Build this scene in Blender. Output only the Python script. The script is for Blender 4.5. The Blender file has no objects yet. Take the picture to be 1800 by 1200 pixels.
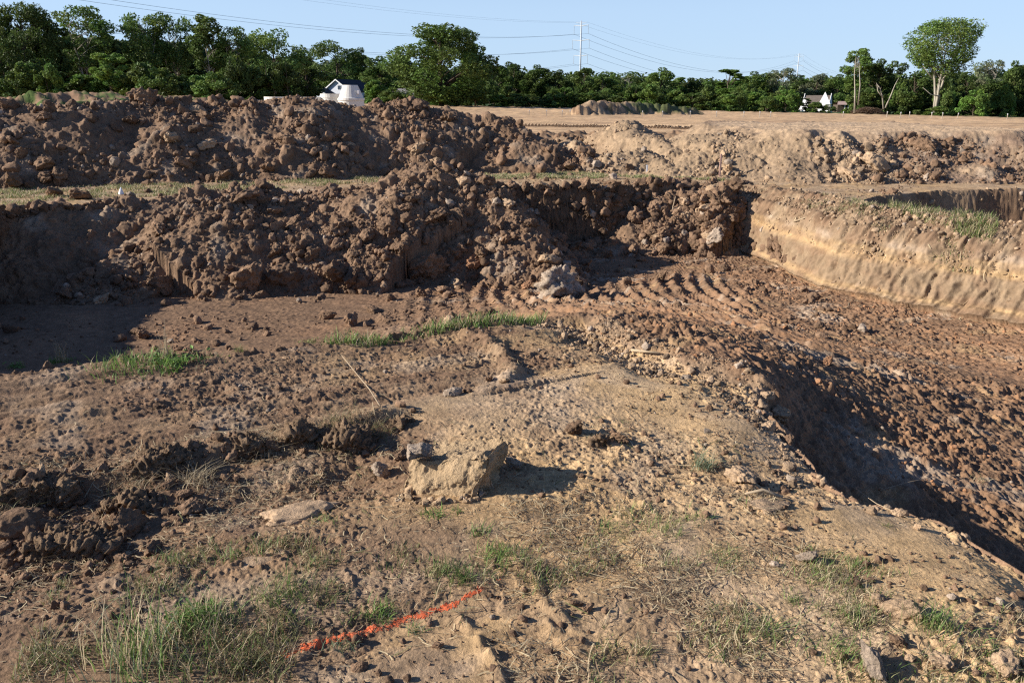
import bpy, bmesh, math, random
import numpy as np
from mathutils import Vector, Matrix
R = math.radians
C = bpy.context.scene.collection
sc = bpy.context.scene

# ------------------------------------------------------------------ camera, sky, sun, exposure
F = 1400.0                       # focal length in pixels of the 1800 px wide photograph
EYE = 1.65
PITCH = math.atan(425 / F)
cam_d = bpy.data.cameras.new('camera')
cam = bpy.data.objects.new('camera', cam_d); C.objects.link(cam)
cam_d.sensor_width = 36; cam_d.lens = 36 * F / 1800
cam_d.clip_start = 0.05; cam_d.clip_end = 4000
cam.location = (0, 0, EYE); cam.rotation_euler = (math.pi / 2 - PITCH, 0, 0)
sc.camera = cam

SUN_EL, SUN_AZ = 24.5, 4.0      # light travels towards +x, turned SUN_AZ degrees to +y
world = bpy.data.worlds.new('World'); sc.world = world; world.use_nodes = True
wn = world.node_tree; wn.nodes.clear()
sky = wn.nodes.new('ShaderNodeTexSky'); sky.sky_type = 'NISHITA'; sky.sun_disc = False
sky.sun_elevation = R(SUN_EL)
sx, sy = -math.cos(R(SUN_AZ)), -math.sin(R(SUN_AZ))      # horizontal direction to the sun
sky.sun_rotation = math.atan2(sx, sy)
sky.air_density = 1.0; sky.dust_density = 0.15; sky.ozone_density = 3.0; sky.altitude = 100
bg = wn.nodes.new('ShaderNodeBackground'); bg.inputs[1].default_value = 0.054
wo = wn.nodes.new('ShaderNodeOutputWorld')
tint = wn.nodes.new('ShaderNodeVectorMath'); tint.operation = 'MULTIPLY'; tint.inputs[1].default_value = (0.85, 0.97, 1.30)
wn.links.new(sky.outputs[0], tint.inputs[0]); hz = wn.nodes.new('ShaderNodeMix'); hz.data_type = 'RGBA'; hz.inputs[7].default_value = (6.6, 8.8, 11.4, 1)   # thin veil of bright morning air
tcw = wn.nodes.new('ShaderNodeTexCoord'); sep = wn.nodes.new('ShaderNodeSeparateXYZ'); mrw = wn.nodes.new('ShaderNodeMapRange'); mrw.interpolation_type = 'SMOOTHSTEP'
mrw.inputs[1].default_value = 0.09; mrw.inputs[2].default_value = 0.24; mrw.inputs[3].default_value = 0.70; mrw.inputs[4].default_value = 0.02
wn.links.new(tcw.outputs['Generated'], sep.inputs[0]); wn.links.new(sep.outputs[2], mrw.inputs[0]); wn.links.new(mrw.outputs[0], hz.inputs[0])
wn.links.new(tint.outputs[0], hz.inputs[6]); wn.links.new(hz.outputs[2], bg.inputs[0]); wn.links.new(bg.outputs[0], wo.inputs[0])
sl = bpy.data.lights.new('sun', 'SUN'); so = bpy.data.objects.new('sun', sl); C.objects.link(so)
sl.energy = 5.0; sl.angle = R(0.5); sl.color = (1.0, 0.94, 0.85)
dvec = Vector((math.cos(R(SUN_AZ)) * math.cos(R(SUN_EL)), math.sin(R(SUN_AZ)) * math.cos(R(SUN_EL)), -math.sin(R(SUN_EL))))
so.rotation_euler = dvec.to_track_quat('-Z', 'Y').to_euler(); so.location = (-20, -10, 20)
sc.view_settings.view_transform = 'Standard'; sc.view_settings.look = 'None'
sc.view_settings.exposure = 0.82; sc.view_settings.gamma = 1
sc.cycles.use_denoising = False; sc.cycles.pixel_filter_type = 'BLACKMAN_HARRIS'; sc.cycles.filter_width = 1.25
sc.cycles.max_bounces = 4; sc.cycles.diffuse_bounces = 2; sc.cycles.glossy_bounces = 1
sc.cycles.transmission_bounces = 2; sc.cycles.transparent_max_bounces = 4

cP, sP = math.cos(PITCH), math.sin(PITCH)
def ray(px, py):
    a = (px - 900) / F; b = (600 - py) / F
    return np.array([a, cP + b * sP, -sP + b * cP])
def G(px, py, z=0.0):            # point of height z seen in the photograph at px, py
    d = ray(px, py); t = (z - EYE) / d[2]
    return (d[0] * t, d[1] * t)
def D(px, py, dist):             # point at forward distance dist seen at px, py
    d = ray(px, py); t = dist / d[1]
    return (d[0] * t, dist, EYE + d[2] * t)

# ------------------------------------------------------------------ noise
rng0 = np.random.RandomState(11)
PERM = rng0.permutation(4096).astype(np.int32)
ANG = (rng0.rand(4096) * 2 * np.pi).astype(np.float32)
GX, GY = np.cos(ANG), np.sin(ANG)
RND = rng0.rand(4, 4096).astype(np.float32)
def hsh(i, j, s=0):
    return PERM[(PERM[(i + s * 131) & 4095] + j) & 4095]
def perlin(x, y, s=0):
    xi = np.floor(x); yi = np.floor(y)
    fx = (x - xi).astype(np.float32); fy = (y - yi).astype(np.float32)
    i = xi.astype(np.int32); j = yi.astype(np.int32)
    u = fx * fx * fx * (fx * (fx * 6 - 15) + 10); v = fy * fy * fy * (fy * (fy * 6 - 15) + 10)
    def g(ii, jj, ax, ay):
        h = hsh(ii, jj, s); return GX[h] * ax + GY[h] * ay
    a = g(i, j, fx, fy); b = g(i + 1, j, fx - 1, fy)
    c = g(i, j + 1, fx, fy - 1); d = g(i + 1, j + 1, fx - 1, fy - 1)
    a += u * (b - a); c += u * (d - c)
    return (a + v * (c - a)) * 1.5
def fbm(x, y, s=0, o=4, gain=0.5):
    t = 0; a = 1.0
    for k in range(o):
        t = t + a * perlin(x * 2 ** k + 7.3 * k, y * 2 ** k + 3.1 * k, s + k); a *= gain
    return t
def ridged(x, y, s=0, o=3):
    t = 0; a = 1.0
    for k in range(o):
        t = t + a * (1 - 2 * np.abs(perlin(x * 2.1 ** k, y * 2.1 ** k, s + k))); a *= 0.5
    return t * 0.6
def domes(x, y, s=0, rmin=0.25, rmax=0.62, dens=1.0, flat=1.0):
    """rounded lumps scattered one to a cell: their height and a random number of the top one"""
    xi = np.floor(x); yi = np.floor(y)
    best = np.zeros(x.shape, np.float32); bid = np.full(x.shape, 0.5, np.float32)
    i0 = xi.astype(np.int32); j0 = yi.astype(np.int32)
    for di in (-1, 0, 1):
        for dj in (-1, 0, 1):
            h = hsh(i0 + di, j0 + dj, s)
            cx = xi + di + 0.15 + 0.7 * RND[0][h]; cy = yi + dj + 0.15 + 0.7 * RND[1][h]
            q = RND[2][h]
            r = rmin + (rmax - rmin) * q * q
            r = np.where(RND[3][h] > dens, 0.001, r)
            ex, ey = x - cx, y - cy
            an = ANG[(h * 7) & 4095]; ca, sa = np.cos(an), np.sin(an)
            ux = (ex * ca + ey * sa); uy = (-ex * sa + ey * ca) * (1.0 + 0.8 * RND[1][(h * 3) & 4095])
            d2 = (ux * ux + uy * uy) / (r * r)
            # slanted facet tops make them angular
            hh = np.sqrt(np.clip(1 - d2, 0, 1)) * r * flat * (0.75 + 0.5 * ux / r * (q - 0.3))
            m = hh > best
            best = np.where(m, hh, best); bid = np.where(m, RND[3][(h * 5) & 4095], bid)
    return best.astype(np.float32), bid
def ss(a, b, x):
    t = np.clip((x - a) / (b - a), 0, 1); return t * t * (3 - 2 * t)
def seg_dist(X, Y, P):
    """distance to a polyline, and how far along it (in vertex units)"""
    best = np.full(X.shape, 1e9, np.float32); par = np.zeros(X.shape, np.float32); side = np.zeros(X.shape, np.float32)
    for k in range(len(P) - 1):
        ax, ay = P[k]; bx, by = P[k + 1]
        dx, dy = bx - ax, by - ay; L = dx * dx + dy * dy + 1e-9
        t = np.clip(((X - ax) * dx + (Y - ay) * dy) / L, 0, 1)
        d = (X - ax - t * dx) ** 2 + (Y - ay - t * dy) ** 2
        m = d < best
        best = np.where(m, d, best); par = np.where(m, k + t, par)
        side = np.where(m, (X - ax) * dy - (Y - ay) * dx, side)
    return np.sqrt(best), par, side
def sdf(X, Y, P):
    """signed distance to a closed polygon, positive inside"""
    Q = list(P) + [P[0]]
    d, _, _ = seg_dist(X, Y, Q)
    ins = np.zeros(X.shape, bool)
    for k in range(len(P)):
        ax, ay = Q[k]; bx, by = Q[k + 1]
        if abs(by - ay) < 1e-9: continue
        c = ((ay > Y) != (by > Y)) & (X < (bx - ax) * (Y - ay) / (by - ay) + ax)
        ins ^= c
    return np.where(ins, d, -d)
def GP(L, z=0.0): return [G(a, b, z) for a, b in L]

# ------------------------------------------------------------------ the lie of the land
PIT = GP([(1310,330),(1400,345),(1500,372),(1640,388),(1800,402)]) + [(8.6,7.5),(9.6,3.0),(9.8,-3),(3.2,-3),(2.45,0.2),(2.1,1.9)] + \
      GP([(1800,990),(1700,925),(1600,872),(1500,833),(1425,812),(1390,770),(1345,700),(1322,664),(1200,642),(1060,590),(1010,556),(950,553),(800,575),(600,598),(380,628),(200,634),(0,654)]) + \
      [(-7.2,4.0),(-7.05,8.0),(-7.3,10.6),(-7.75,11.7)] + GP([(0,374),(130,362),(250,354),(450,345),(650,334),(880,330),(1040,330),(1200,326)])
FLOOR = [(0.4,6.1,-.02),(0.9,5.6,-.04),(1.2,5.05,-.03),(1.62,4.45,-.36),(1.6,4.78,-.06),(1.75,4.15,-.50),(1.55,3.75,-.55),(1.6,3.4,-.75),(1.85,2.95,-.82),(2.1,2.5,-.9),(2.3,1.6,-.95),(1.5,5.3,-.03),(1.0,6.2,-.05),(2.0,5.6,-.2),(2.6,6.0,-.38),(3.2,6.4,-.58),(2.0,4.9,-.34),(2.5,5.1,-.46),(2.9,5.2,-.56),(2.3,3.9,-.60),(3.3,5.1,-.65),(3.8,5.1,-.75),(2.6,2.6,-.85),(5,4,-.92),(7,5,-1.2),(9,3,-1.2),(3,0,-1.0),
         (1.5,6.4,-.16),(2.2,7.3,-.40),(3.4,7.2,-.74),(0.3,7.4,-.35),(-.7,7.2,-.5),(0.5,9,-.7),(-1.5,7.5,-.75),(-1.2,6.2,-.35),(-2.2,6.4,-.75),(-3,6.6,-1.0),(-4.5,6.5,-1.1),(-6,7,-1.1),
         (-2,9,-1.05),(-4,9.5,-1.1),(-6,10,-1.1),(-3,11.5,-1.12),(0,11.5,-1.12),(2,12,-1.15),(4.8,15,-1.2),(1.5,15.3,-1.2),(6,11,-1.2),(7,9,-1.2),(4.5,9,-1.2),(-1,15,-1.2),(-5,13,-1.2)]
TRENCH = GP([(1500,358),(1580,366),(1680,378),(1770,392)]) + [(9.5,9.9),(14,10),(14,14.6)] + GP([(1800,333),(1680,334),(1600,338),(1540,345)])
MESA = GP([(1205,312),(1290,318),(1400,322),(1550,324),(1700,322)]) + [(11.2,16.2),(13.4,17.0),(14.5,20)] + [(16,32),(6.5,34),(4.6,27),(4.2,21)]
def crest(L): return [D(*p) for p in L]
BACK = crest([(-500,185,17.5),(-250,182,17.5),(0,186,17.8),(60,184,18),(140,187,18.2),(200,180,18.6),(262,163,19),(330,178,19.4),(450,170,19.8),(520,171,20.0),(560,173,20.2),(600,186,20.4),(640,185,20.6),(700,181,20.8),(760,184,21),(840,196,21),(885,204,20.8),(925,240,20.2)])
BACK2 = crest([(925,240,20.2),(945,285,19.6)])
FRONT = crest([(205,440,12.2),(260,388,12.7),(400,358,13.2),(600,330,14.0),(660,316,14.1),(705,297,14.2),(790,295,14.2),(860,327,13.8),(920,395,13.1),(968,452,12.5),(1000,490,12.0)])
CORNER = crest([(1110,366,16.0),(1180,356,16.1),(1235,345,16.0),(1285,335,15.7),(1312,372,15.5),(1326,418,15.2)])
SPURS = [(crest([(990,240,21.2),(1015,250,20.6),(1035,285,19.2)]), 0.95, 0.2),
         (crest([(1105,215,23.5),(1125,240,22),(1160,268,20.4)]), 0.6, 0.35),
         (crest([(1145,238,21.6),(1185,262,20.0)]), 0.7, 0.3),
         (crest([(1120,262,19.6),(1160,285,18.8)]), 0.5, 0.4),
         (crest([(1185,245,22),(1230,240,21),(1300,240,19.5)]), 0.45, 0.4)]
BANK = [D(930,207,34), D(1040,207,36), D(1180,208,36), D(1300,214,38)]
FARM = crest([(1030,182,88),(1050,177,90),(1090,179,92),(1130,181,94),(1180,184,95),(1215,189,96)])
LEFTM = crest([(-60,176,60),(40,172,60),(80,165,58),(130,166,58),(210,168,62),(330,170,66),(420,180,70)])
LEFTBANK = crest([(-300,400,12.0),(-60,388,12.2),(60,376,12.6),(190,358,13.2),(330,342,13.9),(480,333,14.4)])
MIDBANK = crest([(960,440,14.6),(1060,425,15.2),(1150,405,15.7),(1220,385,16.0)])
SPURBACK = crest([(735,296,14.2),(780,297,15.0),(835,302,16.1)])
SHADE_HEAP = [(-9.2,5.0,.75),(-9.0,8.0,.95),(-9.4,10.8,.85),(-10.5,12.5,.4)]  # unseen heap left of the view, added to shade the far-left bank
FUR = GP([(-200,905),(0,880),(120,852),(250,828),(360,790),(470,772),(600,745),(700,728),(780,712)])     # step between the tracked strip and the churned strip
def heap(X, Y, base, P, slope, top=0.35, back=None):
    d, t, side = seg_dist(X, Y, [(p[0], p[1]) for p in P])
    z = np.interp(t, range(len(P)), [p[2] for p in P])
    sl_ = slope if back is None else np.where(side > 0, slope, back)
    return z - sl_ * (np.sqrt(d * d + top * top) - top)

def macro(X, Y):
    """height of the land without its clods; zone: 0 ground 1 floor 2 bank 3 front heap 4 back heap and added shade heap 5 right heap 6 small mounds 7 far mound 8 trench 9 left mound"""
    r = np.hypot(X, Y)
    n1 = fbm(X * 0.55, Y * 0.55, 3, 3); n2 = fbm(X * 1.7, Y * 1.7, 8, 3); n3 = fbm(X * 5, Y * 5, 12, 2)
    z = (0.02 * n1 + 0.012 * n2) * ss(1, 3, r)
    far = ss(22, 150, r)
    z = z + far * (0.35 - 0.019 * X * np.clip(150 / np.maximum(r, 1), 0, 1) ** 0) * 1.0 + 0.10 * far * n1
    z = np.where(r > 170, z + 0, z)
    z = z + 0.5 * ss(6, 14, -X) * ss(19, 26, Y) * (1 - ss(40, 60, Y))
    # near platform: churned strip lower than the tracked strip
    fd, ft, fside = seg_dist(X + 0.07 * n2, Y + 0.07 * n2, FUR)
    below = np.where(fside > 0, fd, -fd)              # positive on the camera's side
    nearfur = (1 - ss(6.2, 7.8, ft)) * (1 - ss(3.5, 5.0, np.abs(X + 1)))
    z = z - (0.06 + 0.05 * np.clip(perlin(X * 2.2, Y * 2.2, 16) + .2, 0, 1)) * nearfur * ss(-0.02, 0.07, below) * (1 - ss(0.5, 1.1, below))
    z = z + 0.035 * nearfur * np.exp(-((below + 0.04) / 0.09) ** 2) * (0.6 + 1.2 * perlin(X * 3.5, Y * 3.5, 14)) + 0.03 * nearfur * ss(0.0, 0.5, perlin(X * 2.6, Y * 2.6, 15)) * ss(-0.05, 0.1, below) * (1 - ss(0.4, 0.9, below))
    # crest of the platform near the pit edge, slightly rounded
    e1 = perlin(X * 0.9, Y * 0.9, 17); e2 = perlin(X * 0.9 + 7, Y * 0.9, 18); e3 = perlin(X * 3.2, Y * 3.2, 19) * (1 - ss(7, 9, r))
    s = sdf(X + 0.12 * e1 + 0.06 * e3, Y + 0.12 * e2 + 0.05 * e3, PIT)
    z = z - 0.10 * ss(-0.5, 0.05, s) * ss(-0.2, 0.6, X) * (1 - ss(6, 9, Y))
    # pit floor: smooth surface through the control points
    A_ = np.array(FLOOR, float); K_ = np.hypot(A_[:, None, 0] - A_[None, :, 0], A_[:, None, 1] - A_[None, :, 1])
    wt = np.linalg.solve(K_ + np.eye(len(A_)) * 0.02, A_[:, 2] + 1.0)
    fz = np.zeros(X.shape)
    for (a, b, c), w_ in zip(FLOOR, wt): fz += w_ * np.hypot(X - a, Y - b)
    fz = np.clip(fz - 1.0, -1.3, 0.0)
    fz = fz + 0.02 * n1
    width = 0.16 + 0.52 * ss(3, 6, X) * ss(8, 10, Y) + 0.08 * ss(11, 13, Y) * (1 - ss(2.5, 4.5, X))
    shoulder = ss(0.0, 1.0, s / (width * 1.0))
    wall = z + (fz - z) * (0.25 * ss(-0.5, 0.3, s) * ss(8, 10, Y) * ss(3, 4, X) + (1 - 0.25 * ss(8, 10, Y) * ss(3, 4, X)) * shoulder)
    inside = s > -0.5
    zone = np.zeros(X.shape, np.int8)
    z2 = np.where(inside, wall, z)
    drop = z - fz
    zone = np.where((s > width * 0.9), 1, zone)
    zone = np.where((s > -0.05) & (s <= width * 0.9), np.where(drop > 0.22, 2, np.where(s > 0.05 + 0.1 * n2, 1, 0)), zone)
    zone = np.where((s > -0.55) & (s <= width * 0.9) & (X > 3.2) & (Y > 8), 2, zone)
    z = z2
    st = sdf(X + 0.12 * e1, Y + 0.12 * e2, TRENCH)
    z = np.where(st > 0, z - 0.72 * ss(0, 0.28, st), z); zone = np.where(st > 0, 8, zone)
    wx, wy = X + 0.22 * n1 + 0.09 * n2, Y + 0.22 * n1 - 0.09 * n2
    lump = 0.20 * n1 + 0.10 * n2 + 0.035 * n3
    def add(h, zid, zz, zo, sm=0.0):
        m = h > zz
        return np.where(m, h, zz), np.where(m & (h > zz + sm), zid, zo)
    h = heap(wx, wy, 0, FRONT, 0.60, 0.3, 0.8) + 0.55 * lump
    z, zone = add(np.where(s > -1.2, h, -9), 3, z, zone)
    h = heap(wx, wy, 0, LEFTBANK, 0.80, 0.2) + 0.5 * lump
    z, zone = add(np.where(s > 0.0, h, -9), 3, z, zone)
    h = np.maximum(heap(wx, wy, 0, MIDBANK, 0.7, 0.15), heap(wx, wy, 0, SPURBACK, 0.85, 0.25)) + 0.5 * lump
    z, zone = add(np.where(s > 0.0, h, -9), 3, z, zone)
    h = heap(wx, wy, 0, SHADE_HEAP, 0.62, 0.2) + 0.5 * lump
    z, zone = add(np.where(s < 0.0, h, -9), 4, z, zone)
    h = heap(wx, wy, 0, CORNER, 0.95, 0.12) + 0.5 * lump
    z, zone = add(h, 3, z, zone)
    gl = 0.5 * ridged(X * 0.55, Y * 0.22, 31, 2) - 0.35                        # the pushed-up heap falls in gullies
    h = np.maximum(heap(wx, wy, 0, BACK, 0.66, 0.4, 0.5) + 0.30 * gl, heap(wx, wy, 0, BACK2, 0.8, 0.3) + 0.1 * gl) + 0.5 * lump
    z, zone = add(h, 4, z, zone)
    sm = sdf(wx, wy, MESA)
    top = 0.97 - 0.013 * np.clip(Y - 18, 0, 30) + 0.02 * n1 + 0.12 * ss(3.5, 5.5, X) * 0 
    top = top * ss(3.4, 5.6, X + 0.0 * Y) 
    gl2 = 0.16 * ridged(X * 0.9, Y * 0.35, 41, 2)
    h = np.minimum(top, np.clip(sm, 0, 9) * 0.46 * (1 + gl2)) + 0.30 * lump * ss(0.05, 0.4, sm) * (1 - 0.92 * ss(1.3, 2.0, sm))
    z, zone = add(np.where(sm > 0, z + h, -9), 5, z, zone)
    for P, slp, tp in SPURS:
        h = heap(wx, wy, 0, P, slp, tp) + 0.45 * lump
        z, zone = add(h, 6, z, zone)
    bd, bt, _ = seg_dist(X + 0.5 * n1, Y, [(p[0], p[1]) for p in BANK])
    z = z + 0.35 * np.exp(-(bd / 1.2) ** 2) * (1 - ss(2.4, 3, bt)) * (0.7 + 0.5 * n2)
    h = heap(X + n1, Y + n1, 0, FARM, 0.75, 0.5) + 0.18 * n1 + 0.12 * n2
    z, zone = add(h, 7, z, zone)
    h = heap(X + n1, Y + n1, 0, LEFTM, 0.25, 1.0) + 0.35 * n1 + 0.1 * n2
    z, zone = add(h, 9, z, zone)
    return z.astype(np.float32), zone, s.astype(np.float32), below, nearfur, sm, st

SMOOTH = [(GP([(690,1100),(820,1040),(930,1080),(905,1200),(760,1300),(560,1300),(640,1180)]), 0.85),
          (GP([(1400,895),(1480,870),(1560,890),(1700,960),(1750,1030),(1600,1060),(1480,1010),(1420,950)]), 0.85),
          (GP([(930,660),(1040,632),(1150,655),(1300,735),(1390,800),(1300,790),(1180,745),(1050,700)]), 0.7),
          (GP([(860,1010),(960,960),(1130,1000),(1100,1150),(960,1180),(900,1100)]), 0.5)]
def detail(X, Y, z, zone, s, below, nf, sm, st):
    n = X.shape; r = np.hypot(X, Y)
    col = np.zeros(n + (3,), np.float32)
    add = np.zeros(n, np.float32)
    tan = np.array([0.40, 0.280, 0.172]); yel = np.array([0.445, 0.293, 0.148]); brn = np.array([0.195, 0.120, 0.072])
    red = np.array([0.252, 0.147, 0.084]); gry = np.array([0.39, 0.30, 0.215]); drk = np.array([0.150, 0.092, 0.062])
    pv = fbm(X * 0.8, Y * 0.8, 51, 4); pf = fbm(X * 3.1, Y * 3.1, 55, 3)
    def mix(a, b, t): return a + (b - a) * np.clip(t, 0, 1)[..., None]
    wx = X + 0.012 * perlin(X * 30, Y * 30, 61) + 0.03 * perlin(X * 9, Y * 9, 62); wy = Y + 0.012 * perlin(X * 30 + 9, Y * 30, 63) + 0.03 * perlin(X * 9, Y * 9 + 5, 64)
    # ---------- ground near and far
    m = (zone == 0)
    x, y = X[m], Y[m]; rr = r[m]; wx_, wy_ = wx[m], wy[m]
    rough = 0.42 + 0.55 * fbm(x * 0.9, y * 0.9, 71, 3) + 0.25 * ss(0, 0.2, below[m]) * (1 - ss(0.5, 1.2, below[m])) * nf[m]
    smo = np.zeros(x.shape)
    for P, a in SMOOTH:
        smo = np.maximum(smo, a * ss(-0.10, 0.10, sdf(x, y, P) + 0.09 * perlin(x * 5, y * 5, 75)))
    rough = np.clip(rough, 0.12, 1) * (1 - smo)
    rough = np.maximum(rough, 0.75 * ss(-0.20, -0.03, s[m]) * (rr < 7))
    rough = np.maximum(rough, 0.62 * ss(0.05, 0.3, -below[m]) * (1 - ss(-0.4, 0.6, x)) * (rr < 7) * (0.75 + 0.6 * perlin(x * 2.2, y * 4, 72)))
    rough = rough * (1 - 0.6 * ss(22, 40, rr))
    d1, i1 = domes(wx_ / 0.085, wy_ / 0.085, 1, 0.2, 0.62, 0.75)
    d2, i2 = domes(wx_ / 0.034, wy_ / 0.034, 2, 0.2, 0.6, 0.85)
    d3, i3 = domes(wx_ / 0.22, wy_ / 0.22, 3, 0.15, 0.42, 0.4)
    h = rough * (0.085 * 0.42 * d1 + 0.034 * 1.05 * d2 * (rr < 9)) + 0.22 * 0.30 * d3 * ss(0.45, 0.85, rough)
    h = h + 0.009 * rough * fbm(x * 14, y * 14, 81, 3) + 0.0035 * fbm(x * 45, y * 45, 83, 2) * (0.35 + rough)
    crk = np.abs(perlin(x * 7 + 0.6 * perlin(x * 16, y * 16, 84), y * 7, 85)); crk2 = np.abs(perlin(x * 2.7 + 0.5 * perlin(x * 11, y * 11, 87), y * 2.7, 86))
    h = h - 0.005 * (1 - ss(0, 0.05, crk)) * (1 - rough) * ss(0.0, 0.3, perlin(x * 1.5, y * 1.5, 89)) * smo - 0.006 * (1 - ss(0, 0.03, crk2)) * ss(0.1, 0.4, perlin(x * 1.1, y * 1.1, 90)) * (rr < 8)
    # ruts pressed along the tracked strip, running away to the right
    ax_, ay_ = math.cos(R(24)), math.sin(R(24))
    u = x * ax_ + y * ay_; v = -x * ay_ + y * ax_
    strip = ss(0.02, 0.25, -below[m]) * (1 - ss(6.5, 7.6, rr)) * (1 - ss(0.0, 1.1, x)) + 0.4 * ss(0.9, 1.6, below[m]) * (1 - ss(0.3, 1.3, x))
    h = h + strip * (0.030 * perlin(u * 0.6, v * 6, 91) + 0.012 * perlin(u * 2.5, v * 20, 92) + 0.004 * np.sin(u * 2 * np.pi / 0.17 + 3 * perlin(u, v * 2, 93)) * ss(-.1, .3, perlin(v * 1.6, u * 0.4, 94)))
    # windrow left by the blade and its flat print
    wd, wt, _ = seg_dist(x, y, GP([(820,590),(850,600),(880,622),(905,655),(890,668)]))
    h = h + 0.05 * np.exp(-(wd / 0.06) ** 2)
    wd, wt, _ = seg_dist(x, y, GP([(800,1085),(835,1110),(860,1150),(880,1210)]))
    h = h + 0.028 * np.exp(-(wd / 0.022) ** 2) * (0.6 + perlin(x * 20, y * 20, 96))
    wd, wt, _ = seg_dist(x, y, GP([(905,1000),(960,1040),(985,1110),(1020,1190)]))
    h = h + 0.020 * np.exp(-(wd / 0.05) ** 2) * (0.6 + perlin(x * 20, y * 20, 97))
    add[m] = h
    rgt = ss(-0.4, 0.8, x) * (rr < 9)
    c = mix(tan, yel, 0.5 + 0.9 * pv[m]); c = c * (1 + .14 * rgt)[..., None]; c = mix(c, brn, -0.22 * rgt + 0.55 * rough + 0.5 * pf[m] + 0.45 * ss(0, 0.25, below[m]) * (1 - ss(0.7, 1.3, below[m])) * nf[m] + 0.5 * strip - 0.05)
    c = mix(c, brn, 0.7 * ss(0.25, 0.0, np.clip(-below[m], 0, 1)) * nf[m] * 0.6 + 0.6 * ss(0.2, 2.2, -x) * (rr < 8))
    c = mix(c, yel * 1.05, 0.9 * smo * ss(-0.3, 0.4, pf[m] + 0.2)); c = mix(c, gry, 0.35 * ss(0.15, 0.6, perlin(x * 2.3 + 4, y * 2.3, 77) + 0.3 * perlin(x * 9, y * 9, 79)))
    c = c * (0.86 + 0.28 * i1 * ss(0.05, 0.2, d1) + 0.14 * (1 - ss(0.05, 0.2, d1)))[..., None]
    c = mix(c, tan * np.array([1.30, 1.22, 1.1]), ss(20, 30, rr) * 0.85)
    c = mix(c, np.array([0.30, 0.18, 0.11]), ss(0.1, 0.5, fbm(x * 0.12, y * 0.35, 78, 3)) * ss(26, 34, rr) * 0.45)
    c = c * (1 + 0.30 * perlin(x * 0.06, y * 0.55, 98) * ss(26, 40, rr) + 0.2 * perlin(x * 0.5, y * 2.5, 99) * ss(22, 30, rr))[..., None]
    bd, bt, _ = seg_dist(x, y, [(p[0], p[1]) for p in BANK])
    c = mix(c, brn, 0.9 * np.exp(-(bd / 1.5) ** 2))
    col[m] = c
    # ---------- pit floor
    m = (zone == 1); x, y = X[m], Y[m]; wx_, wy_ = wx[m], wy[m]; rr = r[m]
    cx, cy = 8.8, 11.5
    q = np.hypot(x - cx, y - cy); an = np.arctan2(y - cy, x - cx)
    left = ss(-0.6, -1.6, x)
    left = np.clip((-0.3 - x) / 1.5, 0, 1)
    d1, i1 = domes(wx_ / 0.15, wy_ / 0.15, 5, 0.2, 0.6, 0.8)
    d2, i2 = domes(wx_ / 0.065, wy_ / 0.065, 6, 0.2, 0.62, 0.9)
    d3, i3 = domes(wx_ / 0.30, wy_ / 0.30, 7, 0.12, 0.36, 0.45)
    tex = ridged(x * 7, y * 7, 101, 3)
    rf = (0.75 + 0.45 * fbm(x * 1.1, y * 1.1, 103, 2)) * (1 - 0.65 * left) * (0.7 + 0.3 * ss(0, 0.5, s[m]))
    rowz = ss(3.2, 2.2, x) * (1 - left) if False else (1 - ss(2.6, 4.2, x)) * ss(6, 7.5, y) * (1 - left)
    h = rf * (0.15 * 0.50 * d1 * (1 - .95 * rowz) + 0.065 * 0.65 * d2 * (1 - .5 * rowz) + 0.30 * 0.25 * d3 * (1 - .9 * rowz) + 0.018 * tex + (0.034 - 0.016 * rowz) * ridged(x * 13 + .3 * tex, y * 13, 99, 3))
    treads = (0.014 + 0.068 * ss(5.8, 7.2, y) * (1 - ss(3.0, 4.2, x)) * (1 - ss(12.5, 13.5, y))) * (0.85 + 0.45 * perlin(x * 6, y * 6, 104)) * (np.clip(0.5 + 0.5 * np.sin(q * 2 * np.pi / 0.25 + 1.2 * perlin(x * 0.6, y * 0.6, 105) + 0.45 * perlin(x * 5, y * 5, 102)), 0, 1) ** 1.5) * (0.35 + 0.65 * ss(-0.3, 0.2, perlin(q * 0.9, an * 3, 106))) + 0.008 * np.sin(an * q * 2 * np.pi / 0.16 + 3 * perlin(x * 4, y * 4, 109)) * ss(0.0, 0.4, perlin(q * 1.9, an * 2, 107))
    ramp = (1 - ss(0.05, 0.5, s[m])) * (x > 0.0) * (x < 2.6) * (y < 7)
    treads = treads * (1 - ramp)
    h = h + treads * (1 - left) + left * 0.015 * perlin(x * 1.2 - y * 0.5, y * 6 + x * 2, 108)
    add[m] = h
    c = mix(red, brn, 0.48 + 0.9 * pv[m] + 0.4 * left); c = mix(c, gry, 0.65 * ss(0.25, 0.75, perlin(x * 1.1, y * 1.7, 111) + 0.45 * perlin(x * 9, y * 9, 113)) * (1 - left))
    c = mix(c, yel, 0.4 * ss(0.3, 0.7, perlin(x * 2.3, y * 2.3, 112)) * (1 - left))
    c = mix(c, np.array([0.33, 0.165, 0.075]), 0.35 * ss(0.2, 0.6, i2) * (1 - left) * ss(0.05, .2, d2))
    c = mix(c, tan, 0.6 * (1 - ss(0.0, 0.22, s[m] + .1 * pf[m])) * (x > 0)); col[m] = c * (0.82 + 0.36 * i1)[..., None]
    # ---------- banks: lumps laid out along the wall and down it
    m = (zone == 2); x, y = X[m], Y[m]; zz = z[m]
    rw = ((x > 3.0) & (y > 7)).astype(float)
    tt = np.where(rw > 0, 0.9 * y - 0.42 * x, np.where((x < -6.0) & (y < 11.5), y, x + 0.3 * y)); vv = zz * 1.05 + 1.0 * s[m] * rw + 0.6 * s[m] * (1 - rw)
    tt = tt + 0.05 * perlin(tt * 5, vv * 5, 119)
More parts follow.
